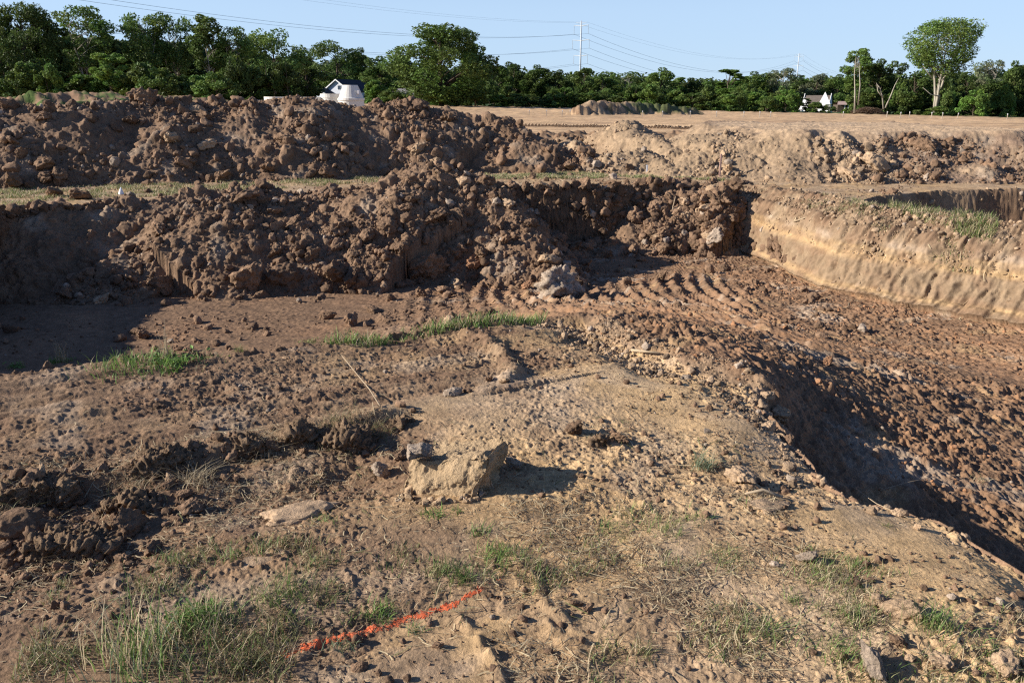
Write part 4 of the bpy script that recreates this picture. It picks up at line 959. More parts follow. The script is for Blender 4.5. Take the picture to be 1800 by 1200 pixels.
# dead limbs and bare stems seen in front of the dark trees
def bare(px, base, ds, pts, lab, r=0.10, mt='pale', name='dead_tree'):
    b = D(px, base, ds); m = MB()
    for P in pts: m.tube([tuple(np.array(D(a, c, ds + e)) - np.array(b)) for a, c, e in P], [r * (1 - 0.8 * i / (len(P) - 1)) * ds / 150 for i in range(len(P))], 6)
    o = link(name, m.mesh(name, True), [BK[mt]]); o.location = b; tag(o, lab, 'tree')
bare(1552,190,148,[[(1553,192,0),(1551,170,.3),(1547,155,0),(1541,148,.5)],[(1552,172,0),(1543,160,0),(1541,146,0)],[(1556,190,0),(1566,168,0),(1573,150,.2),(1580,137,0)]],'bare forked dead tree before the dense dark trees', 0.14)
bare(1503,197,147,[[(1502,199,0),(1503,165,0),(1502,130,.2),(1505,100,0)],[(1508,185,0),(1512,150,0),(1510,110,0)]],'thin bare pale stems under the tall two trunked tree', 0.16)
bare(1628,160,149,[[(1652,170,0),(1636,166,.2),(1622,154,0)],[(1640,140,0),(1630,126,0),(1622,116,0)],[(1655,142,0),(1668,126,0),(1676,122,0)]],'pale dead side limbs low on the vase shaped tree', 0.12)

# ------------------------------------------------------------------ steel poles and lines
M_steel = plain('galvanised_steel', (0.52, 0.54, 0.56), var=0.04); M_ins = plain('insulator', (0.45, 0.46, 0.48), var=0.05); M_wire = plain('line_wire', (0.30, 0.32, 0.36), var=0.02)
P1 = np.array([D(1022, 37, 350)[0], 350.0]); P2 = np.array([D(1405, 94, 640)[0], 640.0]); dr = (P2 - P1) / np.linalg.norm(P2 - P1); P0 = P1 - dr * 330; P3 = P2 + dr * 320
TOPZ = {0: None, 1: D(1022, 37, 350)[2], 2: D(1405, 94, 640)[2]}
def pole(P, topz, label, sc_=1.0):
    gz = float(zat(P[0], P[1])); H = topz - gz; az = math.atan2(dr[1], dr[0]) - math.pi / 2
    root = empty('power_pole', (P[0], P[1], gz), az); tag(root, label, 'power pole', 'steel poles of the power line')
    link('shaft', MB().tube([(0, 0, -.5), (0, 0, H)], [0.42 * sc_, 0.24 * sc_], 12).mesh('shaft', True), [M_steel], root)
    arms = []
    for k, (dz, hw) in enumerate(((2.2, 3.3), (8.4, 3.9), (15.0, 3.2))):
        zz = H - dz * H / 36.0
        link('crossarm', MB().tube([(-hw, 0, zz + .35), (0, 0, zz), (hw, 0, zz + .35)], [.10, .20, .10], 6).mesh('crossarm'), [M_steel], root)
        for sg in (-1, 1):
            link('insulator', MB().tube([(sg * hw, 0, zz + .3), (sg * hw, 0, zz - 3.0)], [.07, .07], 6).mesh('insulator'), [M_ins], root)
            arms.append((sg * hw, zz - 3.0 + gz))
    link('crossarm', MB().tube([(-2.6, 0, H - .6), (0, 0, H - .9), (2.6, 0, H - .6)], [.06, .09, .06], 6).mesh('crossarm'), [M_steel], root)
    for sg in (-1, 1): arms.append((sg * 2.6, H - .6 + gz))
    ca, sa = math.cos(az), math.sin(az)
    return [np.array([P[0] + a * ca, P[1] + a * sa, zz]) for a, zz in arms]
A1 = pole(P1, TOPZ[1], 'tall white steel power pole rising behind the middle of the far trees')
A2 = pole(P2, TOPZ[2], 'smaller distant steel power pole above the steep roofed house', 1.2)
A0 = [np.array([p[0] - dr[0] * 330, p[1] - dr[1] * 330, p[2] + 4.0]) for p in A1]; A3 = [np.array([p[0] + dr[0] * 320, p[1] + dr[1] * 320, p[2] - 1]) for p in A2]
def wire(a, b, sag, r, lab, grp):
    P = [a + (b - a) * t + np.array([0, 0, -4 * sag * t * (1 - t)]) for t in np.linspace(0, 1, 33)]
    o = link('power_line', MB().tube(P, [r] * 33, 5).mesh('power_line', True), [M_wire]); tag(o, lab, 'power line', grp)
for k in range(8):
    top = k >= 6; lv = ['upper', 'upper', 'middle', 'middle', 'lower', 'lower', 'topmost', 'topmost'][k]; sd = 'nearer' if k % 2 == 0 else 'farther'
    r1 = 0.030 if top else 0.055
    wire(A0[k], A1[k], 9.5 if not top else 7, 0.032 if not top else 0.016, f'{lv} wire on the {sd} arm end of the tall pole, over the left trees', 'wires left of the tall pole')
    wire(A1[k], A2[k], 11.5 if not top else 8, 0.045 if not top else 0.022, f'{lv} wire on the {sd} arm ends, between tall and distant pole', 'wires between the two poles')
    wire(A2[k], A3[k], 10, 0.06 if not top else 0.03, f'{lv} wire on the {sd} arm end, running on past the distant pole', 'wires past the distant pole')

# ------------------------------------------------------------------ houses
M_siding = plain('white_siding', (0.62, 0.64, 0.68), var=0.05); M_white = plain('white_paint', (0.82, 0.81, 0.78), var=0.04); M_roofd = plain('dark_shingle', (0.045, 0.048, 0.06), var=0.2); M_roofb = plain('brown_shingle', (0.13, 0.105, 0.09), var=0.2)
M_glass = plain('window_glass', (0.05, 0.07, 0.10), var=0.02); M_brick = plain('red_brown_boards', (0.20, 0.085, 0.06)); M_roofp = plain('weathered_pink_roof', (0.38, 0.27, 0.23)); M_tin = plain('grey_tin_roof', (0.30, 0.28, 0.27))
def quadroof(m, prof_l, y0, y1, t=0.18):
    (x0, z0), (x1, z1) = prof_l
    n = Vector((-(z1 - z0), 0, x1 - x0)).normalized() * t
    if n.z < 0: n = -n
    m.prism([(x0, z0), (x1, z1), (x1 + n.x, z1 + n.z), (x0 + n.x, z0 + n.z)], y0, y1)
def house(px, base, ds, rz, label, W, Dp, zw, zr, wall, roofm, name='house'):
    b = D(px, base, ds); root = empty(name, b, rz); tag(root, label, 'house')
    link('wall', MB().prism([(-W/2, -2), (W/2, -2), (W/2, zw), (0, zr), (-W/2, zw)], 0, Dp).mesh('wall'), [wall], root)
    ov = 0.5; sl_ = (zr - zw) / (W / 2); m = MB()
    quadroof(m, ((-W/2 - ov, zw - ov * sl_), (0, zr)), -0.5, Dp + .5); quadroof(m, ((W/2 + ov, zw - ov * sl_), (0, zr)), -0.5, Dp + .5)
    rf = link('roof', m.mesh('roof'), [roofm], root)
    for sgn in (-1, 1):
        link('fascia', MB().prism([(sgn * (W/2 + ov), zw - ov * sl_ - .12), (0, zr - .12), (0, zr + .2), (sgn * (W/2 + ov), zw - ov * sl_ + .2)], -0.56, -0.51).mesh('fascia'), [M_white], rf)
    return root
def window(root, x, z, w, h, y=-0.03, side=None):
    if side is None:
        f = link('window', MB().box(x - w/2 - .08, x + w/2 + .08, y - .04, y + .02, z - .08, z + h + .08).mesh('window'), [M_white], root)
        link('pane', MB().box(x - w/2, x + w/2, y - .06, y - .042, z, z + h).mesh('pane'), [M_glass], f)
    else:
        f = link('window', MB().box(side, side + .05, x - w/2 - .08, x + w/2 + .08, z - .08, z + h + .08).mesh('window'), [M_white], root)
        link('pane', MB().box(side + .052, side + .07, x - w/2, x + w/2, z, z + h).mesh('pane'), [M_glass], f)
hs = house(594, 184, 190, -0.42, 'white gabled house with dark roof behind the long dark ridge', 8.4, 13.0, 3.6, 6.4, M_siding, M_roofd)
hs.scale = (.84, .84, .84)
window(hs, 0.8, 3.9, 1.0, 1.0); window(hs, 3.0, 1.4, 1.6, 1.3, side=4.21); window(hs, 7.0, 1.4, 1.6, 1.3, side=4.21); window(hs, 2.6, 1.0, 1.2, 1.4)
pr = MB().prism([(-6.0, -2), (-0.6, -2), (-0.6, 2.6), (-3.3, 4.1), (-6.0, 2.6)], -3.5, -0.08); link('porch', pr.mesh('porch'), [M_siding], hs)
m = MB(); quadroof(m, ((-6.4, 2.38), (-3.3, 4.1)), -3.9, -0.1); quadroof(m, ((-0.2, 2.38), (-3.3, 4.1)), -3.9, -0.1); link('porch_roof', m.mesh('porch_roof'), [M_roofd], hs)
b = D(712, 176, 175); root = empty('shed', b, 0.1); tag(root, 'low shed with grey roof and red brown walls under the great oak', 'shed')
link('wall', MB().box(-2.8, 2.8, 0, 4, -1, 1.1).mesh('wall'), [M_brick], root)
m = MB(); m.face((-3.1, -.4, .98), (3.1, -.4, .98), (2.8, 2, 2.3), (-2.6, 2, 2.3)); m.face((-3.1, 4.4, .98), (-2.6, 2, 2.3), (2.8, 2, 2.3), (3.1, 4.4, .98)); link('roof', m.mesh('roof'), [M_tin], root)
link('door', MB().box(-.5, .5, -.05, -.01, -1, .85).mesh('door'), [M_white], root)
# steep roofed white house: ridge along the view's width, gables at both ends
b = D(1430, 202, 185); root = empty('house', b, -0.55); root.scale = (.80, .80, .80); tag(root, 'white house with steep brown roof half hidden by bushes near the brush pile', 'house')
W = 6.4
link('wall', MB().box(-3.6, 3.6, 0, W, -2, 1.3).mesh('wall'), [M_white], root)
m = MB()
for y0, y1 in ((-.4, W / 2), (W + .4, W / 2)):
    s0 = 5.2 - 0.0
    m.face((-3.5, y0, 1.0), (3.5, y0, 1.0), (3.5, y1, s0), (-3.5, y1, s0)) if y0 < y1 else m.face((-3.5, y0, 1.0), (-3.5, y1, s0), (3.5, y1, s0), (3.5, y0, 1.0))
link('roof', m.mesh('roof'), [M_roofb], root)
for xg in (-3.62, 3.5):
    g = MB(); b0 = len(g.v)
    g.v += [(xg, -.5, .9), (xg, W / 2, 5.75), (xg, W + .5, .9), (xg + .12, -.5, .9), (xg + .12, W / 2, 5.75), (xg + .12, W + .5, .9)]
    g.f += [(0, 1, 2), (5, 4, 3), (0, 3, 4, 1), (1, 4, 5, 2), (2, 5, 3, 0)]
    link('gable', g.mesh('gable'), [M_white], root)
fg = MB().prism([(1.2, .9), (4.4, .9), (4.4, 2.6), (2.6, 6.1), (.9, 2.4)], -0.62, -0.44); link('gable', fg.mesh('gable'), [M_white], root)
fg = MB().prism([(-4.3, -.4), (-1.6, -.4), (-1.6, 2.6), (-2.6, 4.6), (-4.0, 1.3)], -0.62, -0.44); link('gable', fg.mesh('gable'), [M_white], root)
link('porch', MB().box(-5.6, -3.0, -2.2, -.7, -2, .35).mesh('porch'), [M_white], root)
m = MB(); m.face((-5.9, -2.5, .4), (-2.8, -2.5, .4), (-3.2, -.64, 1.5), (-5.0, -.64, 1.5)); link('porch_roof', m.mesh('porch_roof'), [M_tin], root)
b = D(1484, 199, 176); root = empty('shed', b, -0.1); tag(root, 'open shed with pinkish roof between the steep roofed house and brush pile', 'shed')
m = MB(); m.face((-1.7, -.3, 1.7), (1.3, -.3, 1.7), (1.2, 2, 2.4), (-1.0, 2, 2.4)); m.face((-1.7, 4, 1.7), (-1.0, 2, 2.4), (1.2, 2, 2.4), (1.3, 4, 1.7)); link('roof', m.mesh('roof'), [M_roofp], root)
link('wall', MB().box(-1.4, .2, .4, 3.8, -1, 1.7).mesh('wall'), [BK['dark']], root)
for xx in (-.1, .6, 1.1): link('post', MB().box(xx, xx + .12, -.1, .02, -1, 1.72).mesh('post'), [M_white], root)
for dz in (0, 1):
    for k, (a_, b_) in enumerate((((1290,166),(1400,168)),)):
        pass
# concrete manhole pieces behind the ridge
M_conc = plain('pale_concrete', (0.66, 0.63, 0.57), var=0.10)
def concrete(px, base, ds, prof, lab, name, rz=0, rx=0, extra=None):
    b = D(px, base, ds); root = empty(name, b, rz); root.rotation_euler = (rx, 0, rz); tag(root, lab, 'concrete ring', 'precast concrete pieces behind the dark ridge')
    link('ring', MB().lathe(prof).mesh('ring', False), [M_conc], root)
    return root
s_ = 38 / F * 30 / 1.0
cn = concrete(618, 187, 33, [(.50, -.3), (.50, .22), (.53, .22), (.53, .30), (.49, .32), (.30, .76), (.28, .80), (.23, .80), (.23, .7)], 'white concrete manhole cone standing before the white house gable', 'manhole_cone')
link('lifting_hole', MB().box(.30, .38, -.34, -.26, .46, .60).mesh('lifting_hole'), [plain('hole_pale', (.9, .88, .84))], cn)  # near-white block marking the lifting hole
concrete(585, 184, 34, [(.46, -.3), (.46, .26), (.48, .26), (.48, .42), (.40, .42), (.40, .3)], 'low white concrete ring beside the manhole cone', 'manhole_ring')
concrete(545, 186, 34, [(.55, -.3), (.55, .22), (.58, .24), (.58, .34), (.50, .34), (.50, .2)], 'white concrete ring half hidden behind the blocky crest clod', 'manhole_ring')
concrete(492, 186, 35, [(.62, -.3), (.62, .20), (.62, .36), (.52, .36), (.52, .2)], 'low white concrete ring farthest from the manhole cone', 'manhole_ring')

# ------------------------------------------------------------------ stakes, brush, small things
M_wood = plain('stake_wood', (0.55, 0.47, 0.36)); M_pink = plain('pink_paint', (0.58, 0.36, 0.27)); M_wht = plain('white_flag', (0.80, 0.80, 0.80)); M_stick = plain('dry_stick', (0.38, 0.29, 0.19))
STK = [(930,186,80,'first'),(961,187,80,''),(988,187,80,''),(1002,187,80,''),(1130,190,80,''),(1165,191,80,''),(1214,191,80,''),(1260,193,80,''),(1308,193,80,''),(1336,195,80,''),(1355,197,80,''),(1483,199,90,''),(1560,204,90,''),(1584,205,90,''),(1600,206,90,''),(1639,207,90,''),(1658,207,90,''),(1685,208,90,''),(1773,207,95,'')]
WH = ['left end of the row near the dark ridge', 'second in the row from the dark ridge', 'third in the row, before the steel pole', 'fourth in the row, closest under the steel pole', 'before the brown middle of the far mound', 'before the weedy middle of the far mound', 'before the low end of the far mound', 'first past the far mound', 'second past the far mound, under the large poplar', 'third past the far mound', 'fourth past the far mound, before the steep roofed house', 'before the open shed', 'just past the brush pile', 'second past the brush pile', 'third past the brush pile', 'just past the vase shaped tree', 'second past the vase shaped tree', 'by the bright green bush', 'last of the row at the field end']
for (px, py, ds, _), wh in zip(STK, WH):
    d = ray(px, 195); x = d[0] / d[1] * ds; gz = float(zat(x, ds)); root = empty('survey_stake', (x, ds, gz), RG.uniform(-.4, .4)); tag(root, f'wooden survey stake, {wh}', 'survey stake', 'survey stakes along the far field edge')
    h = 10 / F * ds; root.rotation_euler = (RG.uniform(-.06, .06), RG.uniform(-.08, .08), 0)
    link('stake', MB().box(-.035, .035, -.02, .02, -.1, h * .8).mesh('stake'), [M_wood], root); link('painted_top', MB().box(-.04, .04, -.025, .025, h * .8, h).mesh('painted_top'), [M_wht], root)
def stake(px, py, hpx, label, mt, ds=None, w=0.018):
    p = hit(px, py); sl_ = math.hypot(p[0], p[1]); h = hpx / F * sl_; root = empty('survey_stake', tuple(p)); tag(root, label, 'survey stake')
    link('stake', MB().box(-w, w, -.012, .012, -.08, h * .72).mesh('stake'), [mt], root); link('painted_top', MB().box(-w - .002, w + .002, -.014, .014, h * .72, h).mesh('painted_top'), [mt], root)
stake(1265, 310, 36, 'pinkish wooden stake in the grass at the foot of the wide embankment', M_pink)
stake(1137, 303, 12, 'short white stake in the grass before the pale eroded mound', M_wht)
p = hit(213, 342); root = empty('marker_flag', tuple(p)); tag(root, 'tiny white pointed flag in the grass strip below the dark ridge', 'marker flag')
link('flag', MB().tube([(0, 0, 0), (0, 0, .02), (0.01, 0, .13)], [.045, .05, .006], 6).mesh('flag'), [M_wht], root)
link('wire', MB().tube([(0, 0, -.05), (0, 0, .02)], [.004, .004], 5).mesh('wire'), [M_wire], root)
def stick(pts, r, label, name='stick', mt=None, lift=0.01):
    """pts: (px, py, height above the land)"""
    P = []
    for px, py, h in pts:
        q = hit(px, py); P.append((q[0], q[1], q[2] + h))
    m = MB().tube(P, [r * (1 - 0.5 * i / (len(P) - 1)) for i in range(len(P))], 6)
    o = link(name, m.mesh(name, True), [mt or M_stick]); tag(o, label, 'stick')
stick([(668,716,.01),(650,690,.02),(628,662,.015),(601,632,.03)], .0045, 'long thin pale stalk lying on the tracked strip behind the sod tuft')
p0 = hit(1180, 384); P = [(p0[0], p0[1], p0[2]), (p0[0] + .02, p0[1], p0[2] + .22), (p0[0] + .06, p0[1], p0[2] + .42)]
tag(link('stick', MB().tube(P, [.014, .011, .007], 6).mesh('stick', True), [M_stick]), 'upright thin stick against the shaded far bank of the pit', 'stick')
stick([(1375,880,.015),(1340,868,.02),(1310,872,.012)], .010, 'curved tan root lying on the clay near the layered clod', 'root')
stick([(1500,860,.01),(1540,890,.015),(1600,915,.01)], .0025, 'thin dry stalk lying along the near pit edge')
stick([(1545,868,.02),(1590,862,.05),(1645,858,.08)], .0025, 'dry stalk poking out over the near pit edge', lift=.03)
stick([(1110,620,.02),(1160,628,.03)], .012, 'split pale board end lying by the ramp into the pit', 'board')
stick([(1212,404,.03),(1290,412,.03)], .012, 'thin twig lying on the dark corner rubble')
stick([(1395,395,.05),(1420,388,.06)], .015, 'dark root sticking out of the sunlit bank', 'root')
stick([(1010,340,.03),(985,322,.08)], .012, 'root end showing at the rim of the shaded far bank', 'root')
# brush pile
rs = random.Random(4); m = MB(); b = D(1525, 203, 150)
for k in range(420):
    a = rs.uniform(-2.6, 2.6); hh = 1.35 * math.sqrt(max(0, 1 - (a / 2.7) ** 2)) * rs.random(); y = rs.uniform(-1, 1); an = rs.uniform(-.6, .6); L_ = rs.uniform(.3, .9)
    m.tube([(a - L_ * math.cos(an), y - .2, hh - L_ * math.sin(an) * .5), (a, y, hh + rs.uniform(0, .15)), (a + L_ * math.cos(an), y + .2, hh + L_ * math.sin(an) * .5)], [.035, .045, .02], 4)
tag(link('brush_pile', m.mesh('brush_pile'), [plain('dead_brush', (.20, .13, .085))], loc=b), 'low pile of brown cut brush at the foot of the dense dark trees', 'brush pile')
# marks pressed by a tracked machine in the far field: small ridges standing in two rows
rs = random.Random(6); m = MB()
for (x0, y0, x1, y1, ds0, ds1, n) in ((918,204,1180,211,52,48,44),(1180,211,1640,217,48,46,84),(1380,211,1560,219,50,44,36)):
    for k in range(n):
        t = k / n; ds = ds0 + (ds1 - ds0) * t; px = x0 + (x1 - x0) * t; d = ray(px, 208); x = d[0] / d[1] * ds; z = float(zat(x, ds)); w = rs.uniform(.10, .16)
        m.prism([(x - w, z - .02), (x + w, z - .02), (x + .02, z + rs.uniform(.15, .25))], ds - .35, ds + .35)
tag(link('tread_marks', m.mesh('tread_marks'), [plain('tread_soil', (.27, .19, .12))]), kind='stuff')

# ------------------------------------------------------------------ grass, weeds, straw
def blades(C_, h, w, bend, rs, segs=3, droop=0.5):
    """C_ n x 3 roots; h, w arrays"""
    n = len(C_); az = rs.uniform(0, 2 * np.pi, n); fa = az + rs.normal(0, .6, n) + np.pi / 2
    dx = np.stack([np.cos(az), np.sin(az)], -1) * (bend * rs.uniform(.3, 1.3, n) * h)[:, None]; sxv = np.stack([np.cos(fa), np.sin(fa)], -1)
    Vs = []
    for k in range(segs + 1):
        t = k / segs; ww = w * (1 - t) ** 0.7 * 0.5 + 0.0002
        c = np.empty((n, 3)); c[:, :2] = C_[:, :2] + dx * t ** 1.8; c[:, 2] = C_[:, 2] + h * (t - droop * 0.5 * t * t * np.clip(bend, 0, 1.4))
        a = c.copy(); a[:, :2] -= sxv * ww[:, None]; b = c.copy(); b[:, :2] += sxv * ww[:, None]; Vs += [a, b]
    V = np.stack(Vs, 1); m = 2 * (segs + 1)
    f = np.array([[2 * k, 2 * k + 1, 2 * k + 3, 2 * k + 2] for k in range(segs)])
    F_ = (f[None] + (np.arange(n) * m)[:, None, None]).reshape(-1, 4)
    return V.reshape(-1, 3), F_, m
M_grass = leafmat('grass_blades', (1, 1, 1), 0.12, 0.30, 0.55); 
GC = {'green': (0.15, 0.23, 0.06), 'fresh': (0.19, 0.31, 0.07), 'olive': (0.20, 0.20, 0.08), 'straw': (0.52, 0.42, 0.26), 'brown': (0.26, 0.18, 0.11), 'blue': (0.20, 0.25, 0.15)}
def colours(n, mix_, rs):
    keys = list(mix_); pr = np.array([mix_[k] for k in keys], float); pr /= pr.sum(); pick = rs.choice(len(keys), n, p=pr)
    return np.array([GC[k] for k in keys])[pick] * rs.uniform(.7, 1.3, n)[:, None]
def grass_mesh(name, C_, h, w, bend, mix_, seed, segs=3):
    rs = np.random.RandomState(seed); V, Ff, m = blades(C_, h, w, bend, rs, segs); return mesh_from(name, V, Ff, np.repeat(colours(len(C_), mix_, rs), m, 0), smooth=False)
def tuft(px, py, n, rad_, h, w, mix_, label, bend=.7, name='grass_tuft', cat='grass tuft', squash=1.0, flat=0.0, group=None):
    p = hit(px, py); seed = int(px * 7 + py); rs = np.random.RandomState(seed); q = rs.normal(size=(n, 2)) * rad_ * np.array([1, squash]) * .5
    Cc = np.stack([q[:, 0], q[:, 1], zat(q[:, 0] + p[0], q[:, 1] + p[1]) - p[2] - .004], -1)
    me = grass_mesh(name, Cc, h * rs.uniform(.35, 1.15, n), np.full(n, w) * rs.uniform(.6, 1.3, n), bend, mix_, seed)
    o = link(name, me, [M_grass], loc=tuple(p)); tag(o, label, cat, group); return o
TF = [ (600,765,420,.16,.11,.0022,{'olive':4,'straw':2,'brown':3},'large shaggy olive tuft on a sod behind the big clay slab',1.1),
 (655,762,200,.10,.09,.0022,{'olive':3,'brown':4},'dark trailing end of the large shaggy tuft',1.2),
 (460,792,150,.07,.10,.0024,{'straw':6,'brown':2},'fan of pale dry stems laid over on the edge of the strip',1.6),
 (345,845,200,.10,.11,.0026,{'straw':6,'brown':3},'splayed bunch of pale straw in the churned strip',1.6),
 (215,870,260,.16,.07,.0022,{'straw':3,'brown':4,'olive':1},'matted brown turf on a sod in the churned strip',1.3),
 (130,960,240,.16,.06,.0022,{'straw':3,'brown':4},'matted dry turf on the lump lowest in the churned strip',1.4),
 (30,895,150,.12,.07,.0022,{'straw':3,'brown':4,'olive':2},'dry turf clinging to the lump where the strip leaves view',1.3),
 (1235,822,150,.055,.115,.0026,{'blue':5,'olive':2,'straw':1},'grey green spiky tuft beside the layered clod',1.2),
 (1050,775,170,.05,.03,.0018,{'olive':3,'straw':3},'small upright sod with short mossy grass',.7),
 (765,905,50,.05,.05,.0045,{'fresh':4,'green':2},'small fresh tuft just below the big slab',1.1),
 (800,900,30,.04,.035,.004,{'green':3,'olive':1},'low tuft beside the fresh one under the big slab',1.1),
 (570,915,60,.07,.03,.003,{'green':3,'fresh':1},'small green tuft below the pinkish clay hump',1.1),
 (838,938,45,.035,.06,.004,{'green':3,'olive':1},'little leaning tuft among twigs below the slab shadow',1.1),
 (880,978,170,.09,.055,.0028,{'green':4,'fresh':2,'olive':1},'bushy green tuft midway between slab and paint line',.8),
 (812,1018,110,.05,.065,.0028,{'green':3,'olive':2},'upright green tuft just above the paint line end',.7),
 (780,1008,80,.05,.06,.0024,{'olive':3,'green':1},'olive tuft beside the upright one above the paint line',.7),
 (672,1080,130,.05,.05,.0028,{'fresh':3,'green':2},'bright tuft touching the middle of the paint line',.8),
 (730,1108,50,.03,.035,.003,{'green':3,'blue':2},'tiny tuft below the paint line',.9),
 (600,1140,80,.05,.05,.0024,{'blue':3,'olive':2},'grey green tuft on the near side of the paint line',.9),
 (490,1050,260,.13,.08,.0026,{'green':3,'olive':3,'straw':1},'loose green tuft behind the start of the paint line',.8),
 (565,1050,200,.10,.07,.0024,{'olive':4,'brown':2,'green':1},'olive brown tuft above the paint line',.9),
 (400,980,70,.06,.06,.003,{'green':3,'straw':1},'green tuft by the pale clay patch',.7),
 (300,985,60,.07,.05,.0028,{'green':2,'olive':2},'sparse tuft in front of the churned strip',.9),
 (255,1160,230,.17,.19,.0034,{'green':5,'straw':4,'blue':2},'tall pale green grass clump nearest the viewer',.45),
 (345,1170,140,.15,.12,.003,{'olive':3,'green':5,'straw':3},'thick grass beside the tall pale clump',.6),
 (440,1170,260,.13,.09,.0026,{'olive':4,'brown':3},'brown green grass at the start of the paint line',.9),
 (110,1150,120,.12,.07,.0026,{'olive':3,'straw':3,'brown':2},'sparse dry grass beyond the tall pale clump',1.0),
 (370,1085,160,.09,.10,.0028,{'green':4,'straw':2},'grass growing through the broad leaved weed',.6),
 (1440,1012,110,.08,.055,.0024,{'green':3,'olive':2,'straw':1},'grass around the lone pale clod',1.0),
 (1505,992,60,.035,.04,.003,{'green':4,'olive':1},'small green tuft on smooth clay past the lone clod',.9),
 (1395,1058,50,.03,.045,.0024,{'green':3,'olive':1},'tiny tuft on bare clay below the lone clod',.8),
 (1640,1100,170,.07,.10,.0026,{'green':3,'olive':2,'straw':1},'tall weeds behind the tallest pale clod',.7),
 (1500,1090,150,.09,.07,.0024,{'olive':3,'straw':2,'green':1},'tangled grass before the leaning pale clod',1.0),
 (1480,1150,180,.10,.07,.0024,{'green':3,'olive':2},'grass beside the large whitish clod',.8),
 (1345,1110,140,.08,.08,.0024,{'green':2,'straw':2,'olive':2},'loose weeds on bare clay left of the whitish clod',1.2),
 (1275,985,150,.09,.06,.0024,{'olive':3,'straw':2,'green':2},'tangled tuft on clay behind the straw litter',1.3),
 (1180,935,110,.08,.045,.0024,{'olive':3,'green':1,'straw':2},'flat olive tuft in the straw litter',1.4),
 (1075,930,120,.09,.045,.0022,{'olive':3,'green':2},'low green patch in the straw litter',1.2),
 (1220,910,90,.07,.05,.0024,{'green':2,'olive':3},'green tuft between layered clod and straw litter',1.1),
 (1165,1060,110,.07,.035,.0022,{'brown':3,'straw':2},'dark withered grass knot on the bare clay',1.4),
 (1130,1150,80,.05,.06,.0022,{'olive':3,'straw':1},'thin upright grass at the near edge of the bare clay',.8),
 (1740,1150,170,.12,.06,.0024,{'olive':2,'green':2,'straw':2},'grass around the yellowish corner clod',.9),
 (1660,1190,160,.12,.06,.0024,{'green':2,'straw':2,'olive':2},'grass beneath the small ochre clod nearest the viewer',.9),
 (1790,1090,70,.07,.05,.0024,{'straw':2,'olive':1},'dry blades where the clay bank leaves view',1.2),
 (1720,845,40,.05,.05,.0022,{'straw':3,'olive':1},'dry blades on the far shoulder of the near pit edge',1.0),
 (1560,925,60,.03,.02,.002,{'olive':2},'thin green wisp on the smooth clay',1.0),
 # the verge behind the tracked strip
 (110,636,50,.06,.28,.0042,{'straw':4,'olive':3},'tall thin seed stalks over the shaded pit',.35),
 (28,645,40,.07,.07,.008,{'fresh':4,'green':1},'small leafy weed on the verge at the pit corner',.9),
 (95,638,50,.06,.09,.008,{'fresh':4,'green':1},'leafy weed at the foot of the tall seed stalks',.9),
 (225,645,260,.20,.11,.005,{'fresh':4,'green':3,'straw':1},'bright green grass clump on the verge by the shade',.7),
 (300,640,160,.12,.08,.008,{'fresh':5,'green':2},'broad leaved bright weed on the verge',.9),
 (296,632,22,.05,.26,.004,{'straw':4,'olive':2},'three tall dry stalks behind the broad leaved weed',.3),
 (365,630,160,.14,.05,.004,{'olive':3,'straw':2,'green':1},'short yellowing grass after the broad leaved weed',.8),
 (422,618,60,.06,.10,.005,{'green':2,'olive':3},'single olive tuft on the verge',.6),
 (545,602,110,.14,.05,.005,{'green':3,'olive':2},'low green tuft before the grass bank starts',.8)]
for t in TF:
    px, py, n, rd_, h, w, mx, lab = t[:8]; tuft(px, py, n, rd_, h, w, mx, lab, t[8], group='tufts and weeds on the near ground' if py > 660 else 'tufts on the verge of the pit')
def strip_grass(name, poly_px, n, hmin, hmax, w, mix_, seed, bend=.6, z0=0.0, thr=-.1, sc_=1.5):
    P = GP(poly_px, z0); xs = [p[0] for p in P]; ys = [p[1] for p in P]; rs = np.random.RandomState(seed)
    X = rs.uniform(min(xs), max(xs), n * 6); Y = rs.uniform(min(ys), max(ys), n * 6)
    m = (sdf(X, Y, P) > 0) & (fbm(X * sc_, Y * sc_, seed, 3) + rs.uniform(-.2, .2, len(X)) > thr) & np.isin(zoneat(X, Y), (0, 1, 2, 9)); X, Y = X[m][:n], Y[m][:n]
    Cc = np.stack([X, Y, zat(X, Y) - .01], -1); me = grass_mesh(name, Cc, rs.uniform(hmin, hmax, len(X)) * (0.6 + 0.6 * np.clip(0.5 + fbm(X * sc_, Y * sc_, seed, 3), 0, 1.3)), np.full(len(X), w), bend, mix_, seed)
    tag(link(name, me, [M_grass]), kind='stuff')
strip_grass('grass', [(560,606),(640,572),(760,560),(860,545),(960,548),(950,566),(800,584),(640,606)], 3600, .02, .11, .006, {'fresh':3,'green':3,'straw':2,'olive':2}, 1, thr=-.25, sc_=3.0)
strip_grass('grass', [(-300,335),(0,328),(150,325),(330,322),(520,312),(700,302),(720,314),(520,332),(330,345),(150,352),(0,368),(-300,380)], 22000, .03, .09, .012, {'olive':3,'green':2,'straw':4}, 2, thr=-.05)
strip_grass('grass', [(850,304),(1000,300),(1190,298),(1330,306),(1300,320),(1150,312),(1000,316),(860,316)], 11000, .03, .08, .013, {'olive':2,'green':2,'straw':4}, 3, thr=-.1)
strip_grass('grass', [(1400,340),(1500,350),(1620,362),(1700,378),(1760,388),(1740,402),(1640,392),(1540,378),(1430,352)], 4200, .03, .09, .008, {'olive':3,'green':2,'straw':5}, 4, thr=.0)
strip_grass('grass', [(1560,362),(1680,366),(1760,385),(1750,400),(1660,388),(1570,372)], 1800, .07, .19, .009, {'green':3,'olive':3,'straw':4}, 5, thr=-.1)
